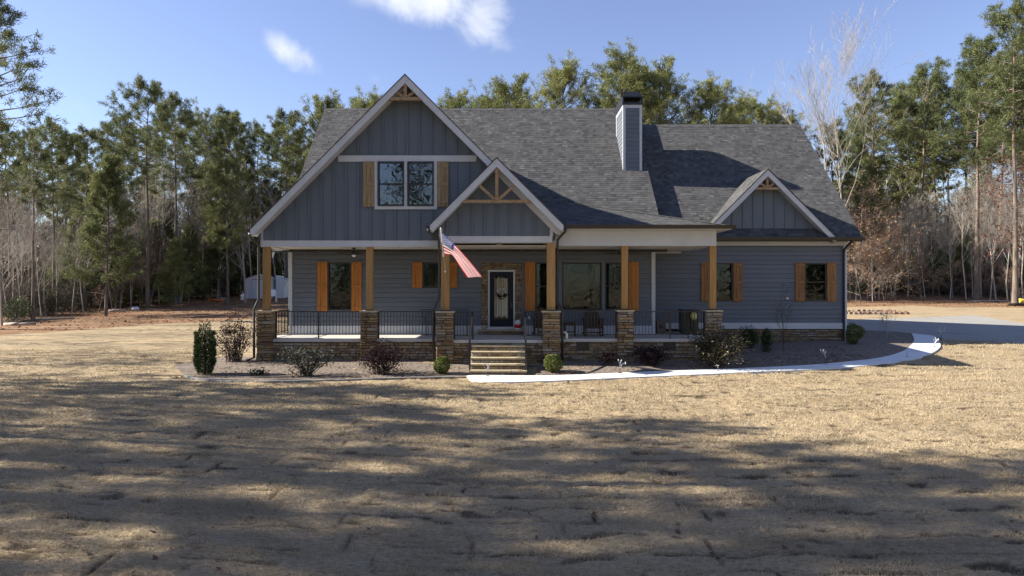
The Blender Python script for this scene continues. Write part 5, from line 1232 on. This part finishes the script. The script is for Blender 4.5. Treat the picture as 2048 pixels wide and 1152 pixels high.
# wreath on the door
wc = Vector((PX(1003.5, YB), YB - .05, PZ(585.8, YB))); wr = empty('wreath', wc - Vector((0, 0, .2))); tag(wr, 'round white and green wreath with burlap ribbon on the front door', 'wreath')
def puff(name, m, a0, a1, R, r, seed, n=240, size=.03):
    rg = np.random.default_rng(seed); a = rg.uniform(a0, a1, n); rad = R + rg.normal(0, r * .5, n)
    P = np.column_stack([np.cos(a) * rad, rg.uniform(-.055, .0, n), np.sin(a) * rad]); t = TB(); p, q = leaves(rg, P, size, 1); t.tris(p); t.tris(q); v, f = t.arrays()
    reg(bpy.data.objects.new(name, mesh_from(name, v, f, m)), wc, wr)
puff('cotton', 'white_plastic', -.5, 3.6, .15, .04, 1); puff('greenery', 'greygreen_leaves', 3.3, 6.1, .16, .05, 2, 200, .05)
MB().tube([wc + Vector((.15 * math.cos(a), -.01, .15 * math.sin(a))) for a in np.linspace(0, 6.283, 25)], .022, 6, cap=False).build('ring', 'twig', wr)
MB().prism([wc + Vector((-.025, -.03, .14)), wc + Vector((.03, -.03, .14)), wc + Vector((.012, -.03, .37)), wc + Vector((-.012, -.03, .37))], (0, .008, 0)).build('ribbon', 'shutter_weathered', wr)
MB().box(wc.x - .006, wc.x + .006, YB - .02, YB - .012, wc.z + .37, h_dr[3] - .09).build('hanger', 'black_metal', wr)
MB().lathe(wc + Vector((.03, -.06, -.17)), [(.004, -.02), (.03, -.01), (.034, .01), (.01, .03)], 8).build('flower', 'white_plastic', wr)

# red and white figure beside the door
fx, fy = PX(1036, 24.95), 24.97; zf_ = FLOOR + .175
fg = empty('door_figure', (fx, fy, zf_)); tag(fg, 'little red and white plush figure standing right of the door', 'figurine')
MB().lathe((fx, fy, zf_), [(.08, 0), (.095, .03), (.09, .06)], 12).build('base', 'white_plastic', fg, smooth=True)
MB().lathe((fx, fy, zf_), [(.09, .06), (.11, .10), (.105, .16), (.075, .19)], 12).build('body', 'red_cloth', fg, smooth=True)
MB().lathe((fx, fy, zf_), [(.075, .19), (.095, .22), (.10, .27), (.08, .33), (.03, .36)], 12).build('head', 'white_plastic', fg, smooth=True)
for s in (-1, 1): MB().tube([(fx + s * .10, fy - .01, zf_ + .17), (fx + s * .13, fy - .05, zf_ + .11)], [.03, .024], 8).build('arm', 'red_cloth', fg, smooth=True)

# chairs, table, boxes
def adirondack(loc, rz, label, group=None):
    r = empty('porch_chair', (0, 0, 0)); tag(r, label, 'chair', group); M_ = 'dark_timber'
    for k in range(5):
        x = -.22 + k * .11; h = 1.0 - .05 * abs(k - 2) ** 1.6
        MB().prism([(x - .047, .22, .34), (x + .047, .22, .34), (x + .052, .40, h), (x, .405, h + .025), (x - .052, .40, h)], (0, .022, 0)).build('back_slat', M_, r)
    for k in range(6): y = -.28 + k * .085; MB().box(-.26, .26, y, y + .075, .40 - k * .012, .42 - k * .012).build('seat_slat', M_, r)
    for s in (-1, 1):
        MB().box(s * .26, s * .38, -.36, .30, .585, .61).build('armrest', M_, r); MB().box(s * .27, s * .31, -.30, -.22, .05, .584).build('leg', M_, r)
        MB().box(s * .27, s * .31, .20, .28, .05, .584).build('leg', M_, r); MB().bar((s * .285, -.34, .36), (s * .285, .34, .30), .03, .10).build('seat_rail', M_, r)
        MB().prism([(s * .29 - .02, -.48, .05), (s * .29 - .02, -.2, .012), (s * .29 - .02, .2, .004), (s * .29 - .02, .55, .07), (s * .29 - .02, .55, .10), (s * .29 - .02, .2, .05), (s * .29 - .02, -.2, .055), (s * .29 - .02, -.48, .09)], (.04, 0, 0)).build('rocker', M_, r)
    MB().box(-.26, .26, -.31, -.285, .28, .40).build('apron', M_, r); MB().box(-.26, .26, -.30, -.28, .12, .17).build('stretcher', M_, r)
    r.location = loc; r.rotation_euler = (0, 0, rz); return r
ch1 = adirondack((PX(1186, 24.2), 24.2, FLOOR), 0.05, 'dark brown wooden rocking chair before the large living room window')
copy_thing(ch1, (PX(1088, 24.3), 24.3, FLOOR), .25, label='dark brown rocking chair half hidden behind the right entry pier')
def table(loc):
    r = empty('side_table', (0, 0, 0)); tag(r, 'small dark wooden side table beside the rocking chair', 'table'); M_ = 'dark_timber'
    for k in range(4): MB().box(-.23 + k * .117, -.12 + k * .117, -.2, .2, .46, .483).build('top_slat', M_, r)
    for sx in (-1, 1):
        for sy in (-1, 1): MB().box(sx * .16, sx * .20, sy * .14, sy * .18, 0, .459).build('leg', M_, r)
    MB().box(-.155, .155, -.165, -.145, .39, .455).build('apron', M_, r); MB().box(-.155, .155, -.165, -.145, .14, .18).build('stretcher', M_, r); r.location = loc
table((PX(1139.5, 24.1), 24.1, FLOOR))
def metal_chair(loc, rz, label):
    r = empty('patio_chair', (0, 0, 0)); tag(r, label, 'chair'); M_ = 'black_metal'
    MB().tube([(-.25, .2, .42), (-.26, .28, .92), (.26, .28, .92), (.25, .2, .42)], .014, 6).build('back_frame', M_, r)
    for k in range(9): MB().bar((-.22 + k * .055, .205, .44), (-.225 + k * .056, .275, .91), .012, .012).build('back_bar', M_, r)
    s = MB()
    for k in range(10): s.box(-.25, .25, -.25 + k * .045, -.225 + k * .045, .41, .42)
    s.build('seat', M_, r)
    for sx in (-1, 1):
        for sy in (-1, 1): MB().tube([(sx * .24, sy * .2, .41), (sx * .26, sy * .23, 0)], .013, 6).build('leg', M_, r)
        MB().tube([(sx * .26, -.23, .41), (sx * .27, -.22, .64), (sx * .27, .22, .66)], .013, 6).build('armrest', M_, r)
    r.location = loc; r.rotation_euler = (0, 0, rz); return r
metal_chair((PX(921, 24.2), 24.2, FLOOR), .05, 'black metal patio chair behind the railing left of the steps')
metal_chair((PX(862, 24.5), 24.5, FLOOR), .5, 'black metal patio chair partly hidden behind the left entry pier')
bx0 = PX(1321, 25.9)
hr = MB().box(bx0 - .17, bx0 + .17, 25.75, 26.05, FLOOR + .03, FLOOR + .45).build('speaker_box', 'box_brown'); tag(hr, 'brown wooden box with round black opening on the porch floor', 'box')
MB().tube([(bx0, 25.751, FLOOR + .25), (bx0, 25.735, FLOOR + .25)], .075, 16).build('round_opening', 'black_metal', hr)
for s in (-1, 1): MB().box(bx0 + s * .12 - .03, bx0 + s * .12 + .03, 25.77, 26.03, FLOOR, FLOOR + .03).build('foot', 'black_metal', hr)
MB().tube([(bx0 + .05, 25.73, FLOOR + .22), (bx0 + .14, 25.6, FLOOR + .14), (bx0 + .24, 25.5, FLOOR + .03), (bx0 + .42, 25.45, FLOOR + .012), (bx0 + .55, 25.5, FLOOR + .012)], .012, 6).build('cable', 'black_metal', hr, smooth=True)
gx = PX(1378, 25.4)
cb = MB().box(gx - .30, gx + .30, 25.2, 25.7, FLOOR + .05, FLOOR + .86).build('porch_cabinet', 'black_metal'); tag(cb, 'black cabinet standing by the wing wall behind the porch railing', 'cabinet')
MB().box(gx - .33, gx + .33, 25.17, 25.73, FLOOR + .861, FLOOR + .90).build('top', 'black_metal', cb)
for s in (-1, 1): MB().box(gx + s * .148 - .135, gx + s * .148 + .135, 25.18, 25.199, FLOOR + .10, FLOOR + .82).build('door', 'gutter', cb)
for sx in (-1, 1):
    for sy in (25.23, 25.67): MB().box(gx + sx * .25 - .025, gx + sx * .25 + .025, sy - .025, sy + .025, FLOOR, FLOOR + .049).build('foot', 'black_metal', cb)
lx, ly = PX(1387, 25.0), 25.0
ln = MB().lathe((lx, ly, FLOOR), [(.09, 0), (.10, .02), (.03, .05), (.022, .50), (.05, .52)], 12).build('floor_lantern', 'dark_timber', None, smooth=True); tag(ln, 'dim yellow round lantern on a stand before the black cabinet', 'lantern')
MB().lathe((lx, ly, FLOOR), [(.05, .521), (.11, .58), (.125, .66), (.11, .76), (.06, .81)], 14).build('globe', 'lantern_glass', ln, smooth=True)
MB().lathe((lx, ly, FLOOR), [(.07, .811), (.07, .83), (.02, .87), (.01, .90)], 12).build('cap', 'black_metal', ln, smooth=True)
wx_, wy_ = PX(1130, 22.83), 22.80
wv = MB().tube([(wx_ - .05, wy_ + .07, FLOOR + .22), (wx_ + .02, wy_ + .07, FLOOR + .21), (wx_ + .06, wy_ + .07, FLOOR + .14), (wx_ + .05, wy_ + .07, FLOOR + .002)], [.035, .042, .045, .05], 10).build('white_elbow_pipe', 'white_plastic', None, smooth=True); tag(wv, 'white plastic pipe elbow on the porch edge beside the right entry pier', 'pipe')

# ceiling fans and porch light
def fan(loc, label, rz):
    r = empty('ceiling_fan', (0, 0, 0)); tag(r, label, 'ceiling fan', 'porch ceiling fans')
    MB().lathe((0, 0, 0), [(.07, -.001), (.07, -.04), (.02, -.05), (.02, -.12), (.10, -.13), (.11, -.22), (.08, -.25)], 14).build('motor', 'black_metal', r, smooth=True)
    MB().lathe((0, 0, 0), [(.075, -.251), (.08, -.27), (.05, -.31), (.01, -.32)], 14).build('light_bowl', 'white_plastic', r, smooth=True)
    for k in range(5):
        a = k * 6.283 / 5; d = Vector((math.cos(a), math.sin(a), 0)); s = Vector((-d.y, d.x, .12)); z = Vector((0, 0, -.19))
        MB().prism([d * .10 + s * .03 + z, d * .25 + s * .06 + z, d * .66 + s * .07 + z, d * .68 + z, d * .66 - s * .07 + z, d * .25 - s * .06 + z, d * .10 - s * .03 + z], (0, 0, .012)).build('blade', 'dark_timber', r)
    r.location = loc; r.rotation_euler = (0, 0, rz); return r
f1 = fan((PX(708, 24.0), 24.0, 4.093), 'black ceiling fan over the left half of the porch', .2)
copy_thing(f1, (PX(1249, 24.0), 24.0, 4.093), .5, label='black ceiling fan over the right half of the porch')
lt = MB().box(PX(998, 22.85) - .11, PX(998, 22.85) + .11, 22.75, 22.95, 4.155, 4.189).build('porch_light', 'black_metal'); tag(lt, 'flat black ceiling light above the entry steps', 'ceiling light')
MB().box(PX(998, 22.85) - .085, PX(998, 22.85) + .085, 22.775, 22.925, 4.140, 4.154).build('diffuser', 'white_plastic', lt)

# solar stake lights along the walk
def stake(loc, rz, label, sc_=1.0):
    r = empty('stake_light', (0, 0, 0)); tag(r, label, 'garden light', 'solar stake lights along the walk')
    MB().tube([(0, 0, -.1), (0, 0, .20), (.01, 0, .30)], .007, 6).build('stake', 'black_metal', r); MB().box(-.05, .06, -.03, .03, .055, .07).build('solar_panel', 'black_metal', r)
    rg = random.Random(int(loc[0] * 100))
    for k in range(6):
        a = rg.uniform(-1, 1); b = rg.uniform(-1, 1); e = Vector((.14 * a + .05, .12 * b, .36 + rg.uniform(-.06, .08)))
        MB().tube([(0, 0, .18), (e.x * .4, e.y * .4, .30), e], .003, 4).build('wire', 'silver', r); MB().lathe(e, [(.003, -.012), (.014, -.004), (.014, .008), (.003, .018)], 6).build('bulb', 'white_plastic', r, smooth=True)
    r.location = loc; r.rotation_euler = (0, 0, rz); r.scale = (sc_,) * 3; return r
for px, py, s, lb in ((976, 757, .95, 'stake light with white bulbs standing before the porch steps'), (1240, 751, 1.1, 'stake light with white bulbs in the bed below the left-hand vent'), (1436, 744, .55, 'short stake light beside the walk below the big tan-bloomed shrub'),
                      (1652, 731, 1.15, 'stake light with white bulbs in the bed before the wing wall'), (1814, 716, .6, 'small stake light on the inner curve of the walk'), (1869, 697, .85, 'stake light on the outer bend of the walk'), (1882, 681, 1.15, 'upright stake light where walk and driveway meet')):
    x, y = gpt(px, py); stake((x, y, gzf(x, y) + .02), px * .37, lb, s)

# edging stones round the left bed
ed = empty('garden_edging', (*bed_l[0], gzf(*bed_l[0]))); tag(ed, 'row of grey edging stones along the front of the left bed', 'edging')
acc = 0; last = Vector((*bed_l[0], 0)); k = 0
pts = [Vector((*p, 0)) for p in bed_l]; lens = [0]
for a, b in zip(pts, pts[1:]): lens.append(lens[-1] + (b - a).length)
def along(s):
    for i in range(len(lens) - 1):
        if lens[i + 1] >= s: return pts[i].lerp(pts[i + 1], (s - lens[i]) / max(1e-6, lens[i + 1] - lens[i]))
    return pts[-1]
s = 0.0
while s < lens[-1] - .5:
    l = RND.uniform(.28, .48); a, b = along(s), along(s + l - .02); z = (gzf(a.x, a.y) + gzf(b.x, b.y)) / 2 + RND.uniform(-.008, .006)
    MB().bar(a + Vector((0, -.03 + RND.uniform(-.012, .012), z + .018)), b + Vector((0, -.03 + RND.uniform(-.012, .012), z + .018)), .10, .06).build('edging_stone', 'edging', ed); s += l

# ------------------------------------------------------------------ beyond the house
def shed():
    Y, zb = 65.0, gzf(PX(520, 65), 65) - .02; x0, xc, x1 = PX(488, Y), PX(514.5, Y), PX(541, Y); hb, hp_ = PZ(558.5, Y), PZ(549.5, Y)
    r = empty('garden_shed', (xc, Y, zb)); tag(r, 'small white metal shed with red edge trim at the wood edge', 'shed')
    body = MB().prism([(x0, Y, zb), (x1, Y, zb), (x1, Y, hb), (xc, Y, hp_), (x0, Y, hb)], (0, 2.6, 0)).build('body', 'shed_metal', r)
    n = 22; rb = MB()
    for k in range(n + 1): x = x0 + (x1 - x0) * k / n; rb.box(x - .012, x + .012, Y - .018, Y - .001, zb + .02, hb - .03)
    for k in range(20): y = Y + .1 + k * .125; rb.box(x1 + .001, x1 + .018, y, y + .03, zb + .02, hb - .03)
    rb.build('wall_ribs', 'shed_metal', body)
    for sg, xe in ((-1, x0), (1, x1)):
        MB().prism([(xc, Y - .08, hp_ + .05), (xe + sg * .08, Y - .08, hb + .02), (xe + sg * .08, Y - .08, hb - .02), (xc, Y - .08, hp_ + .01)], (0, 2.76, 0)).build('roof_panel', 'shed_metal', r)
        MB().prism([(xc, Y - .10, hp_ + .055), (xe + sg * .09, Y - .10, hb + .025), (xe + sg * .09, Y - .10, hb - .03), (xc, Y - .10, hp_ - .0)], (0, .018, 0)).build('edge_trim', 'shed_red', r)
    for x in (x0, x1): MB().box(x - .03, x + .03, Y - .03, Y - .019, zb, hb).build('corner_trim', 'shed_red', r)
    dx0, dx1 = PX(503.5, Y), PX(533, Y); zt = PZ(559, Y) - .02
    d = MB().box(dx0, dx1, Y - .05, Y - .02, zb + .03, zt).build('sliding_door', 'shed_metal', r); MB().box(dx0, dx1, Y - .055, Y - .02, zt + .001, zt + .05).build('door_track', 'shed_red', r)
    for k in range(1, 8): x = dx0 + (dx1 - dx0) * k / 8; MB().box(x - .012, x + .012, Y - .062, Y - .051, zb + .06, zt - .04).build('door_rib', 'shed_metal', d)
    # lean-to wing on its far side, paler and wider
    MB().prism([(x1 + .3, Y + .6, zb), (PX(568, Y + .6), Y + .6, zb), (PX(568, Y + .6), Y + .6, PZ(559.5, Y + .6)), (PX(552, Y + .6), Y + .6, PZ(553, Y + .6)), (x1 + .3, Y + .6, PZ(551, Y + .6))], (0, 2.2, 0)).build('side_bay', 'shed_metal', r)
shed()
def seat_white(loc):
    r = empty('lawn_chair', (0, 0, 0)); tag(r, 'white plastic lawn chair in front of the shed', 'chair')
    MB().box(-.25, .25, -.25, .25, .38, .42).build('seat', 'white_plastic', r); MB().prism([(-.25, .25, .42), (.25, .25, .42), (.23, .36, .85), (-.23, .36, .85)], (0, .03, 0)).build('backrest', 'white_plastic', r)
    for sx in (-1, 1):
        for sy in (-1, 1): MB().box(sx * .21 - .025, sx * .21 + .025, sy * .21 - .025, sy * .21 + .025, 0, .379).build('leg', 'white_plastic', r)
        MB().box(sx * .25 - .03, sx * .25 + .03, -.25, .25, .60, .63).build('armrest', 'white_plastic', r)
    r.location = loc; r.rotation_euler = (0, 0, .5); r.scale = (1.3, 1.3, 1.3)
p = PX(546, 62); seat_white((p, 62, gzf(p, 62)))
def lump(name, px, Y, size, m, label, cat, seed):
    rg = random.Random(seed); bm = bmesh.new(); bmesh.ops.create_icosphere(bm, subdivisions=2, radius=1)
    for v in bm.verts: f = 1 + rg.uniform(-.18, .18); v.co = Vector((v.co.x * size[0] * f, v.co.y * size[1] * f, max(-.1, v.co.z * size[2] * f + size[2] * .6)))
    me = bpy.data.meshes.new(name); bm.to_mesh(me); bm.free(); me.materials.append(MATS[m]); x = PX(px, Y)
    return tag(reg(bpy.data.objects.new(name, me), (x, Y, gzf(x, Y))), label, cat)
lump('white_sack', 487, 63.5, (.30, .25, .40), 'white_plastic', 'lumpy white sack at the left corner of the shed', 'sack', 1)
lump('scrap_pile', 432, 62.5, (.75, .4, .12), 'orange_scrap', 'low orange scrap pile on the clay left of the shed', 'scrap', 2)
lump('white_stone', 446, 63, (.38, .3, .2), 'edging', 'pale stone lying on the orange scrap pile', 'stone', 3)
lump('white_stone', 270, 54, (.30, .25, .2), 'white_plastic', 'white stone lying at the foot of the wood', 'stone', 4)
def log(px, Y, l, r_, m, label, rz):
    x = PX(px, Y); z = gzf(x, Y) + r_ * .8; d = Vector((math.cos(rz), math.sin(rz), .03)) * l / 2
    tag(MB().tube([Vector((x, Y, z)) - d, Vector((x, Y, z)) - d * .3 + Vector((0, 0, .03)), Vector((x, Y, z)) + d], [r_, r_ * .9, r_ * .7], 8).build('fallen_log', m, None, smooth=True), label, 'log')
log(235, 53, 1.2, .09, 'pale_bark', 'short pale log lying before the wood', .2); log(95, 44.5, 3.0, .08, 'grey_bark', 'long grey branch lying on leaf litter by the wood edge', .5); log(40, 40, 2.4, .10, 'grey_bark', 'weathered branch on clay at the left edge', -.3)
log(1745, 63.5, .9, .16, 'pale_bark', 'stubby pale log on the clay bank behind the wing', .9); log(1975, 58, 3.2, .06, 'grey_bark', 'thin fallen branch on the bank beyond the driveway', -.15)
# brick-edged island beyond the driveway
be = empty('brick_edging', (*gpt(1745, 626), gzf(*gpt(1745, 626)))); tag(be, 'ring of loose bricks edging a narrow bed beyond the driveway', 'edging')
bu = mesh_from('brick', [(x, y, z) for z in (0, 1) for x, y in ((-.5, -.5), (.5, -.5), (.5, .5), (-.5, .5))], [(0, 3, 2, 1), (4, 5, 6, 7), (0, 1, 5, 4), (1, 2, 6, 5), (2, 3, 7, 6), (3, 0, 4, 7)], 'brick')
BC = gpt(1738, 626)
for k in range(44):
    t = k / 44 * 6.283; x = BC[0] + 2.0 * max(-1, min(1, 1.25 * math.cos(t))); y = BC[1] + 1.4 * max(-1, min(1, 1.35 * math.sin(t)))
    piece('brick', bu, (x, y, gzf(x, y) - .04), be, (.22, .12, .16 + .05 * RND.random()), RND.uniform(-.5, .5))
sheet('planting_bed', [(BC[0] + 1.9 * max(-1, min(1, 1.25 * math.cos(k / 24 * 6.283))), BC[1] + 1.3 * max(-1, min(1, 1.35 * math.sin(k / 24 * 6.283)))) for k in range(24)], 'mulch', .03, step=.6, label='narrow mulched bed inside the brick ring', cat='planting bed')
yb = lump('yellow_tub', 2042, 55.5, (.40, .28, .30), 'yellow_plastic', 'yellow plastic tub on the bank at the right edge', 'tub', 8)
dk = lump('black_tarp', 2036, 54.2, (.85, .35, .16), 'black_metal', 'crumpled black tarp below the yellow tub', 'tarp', 9)
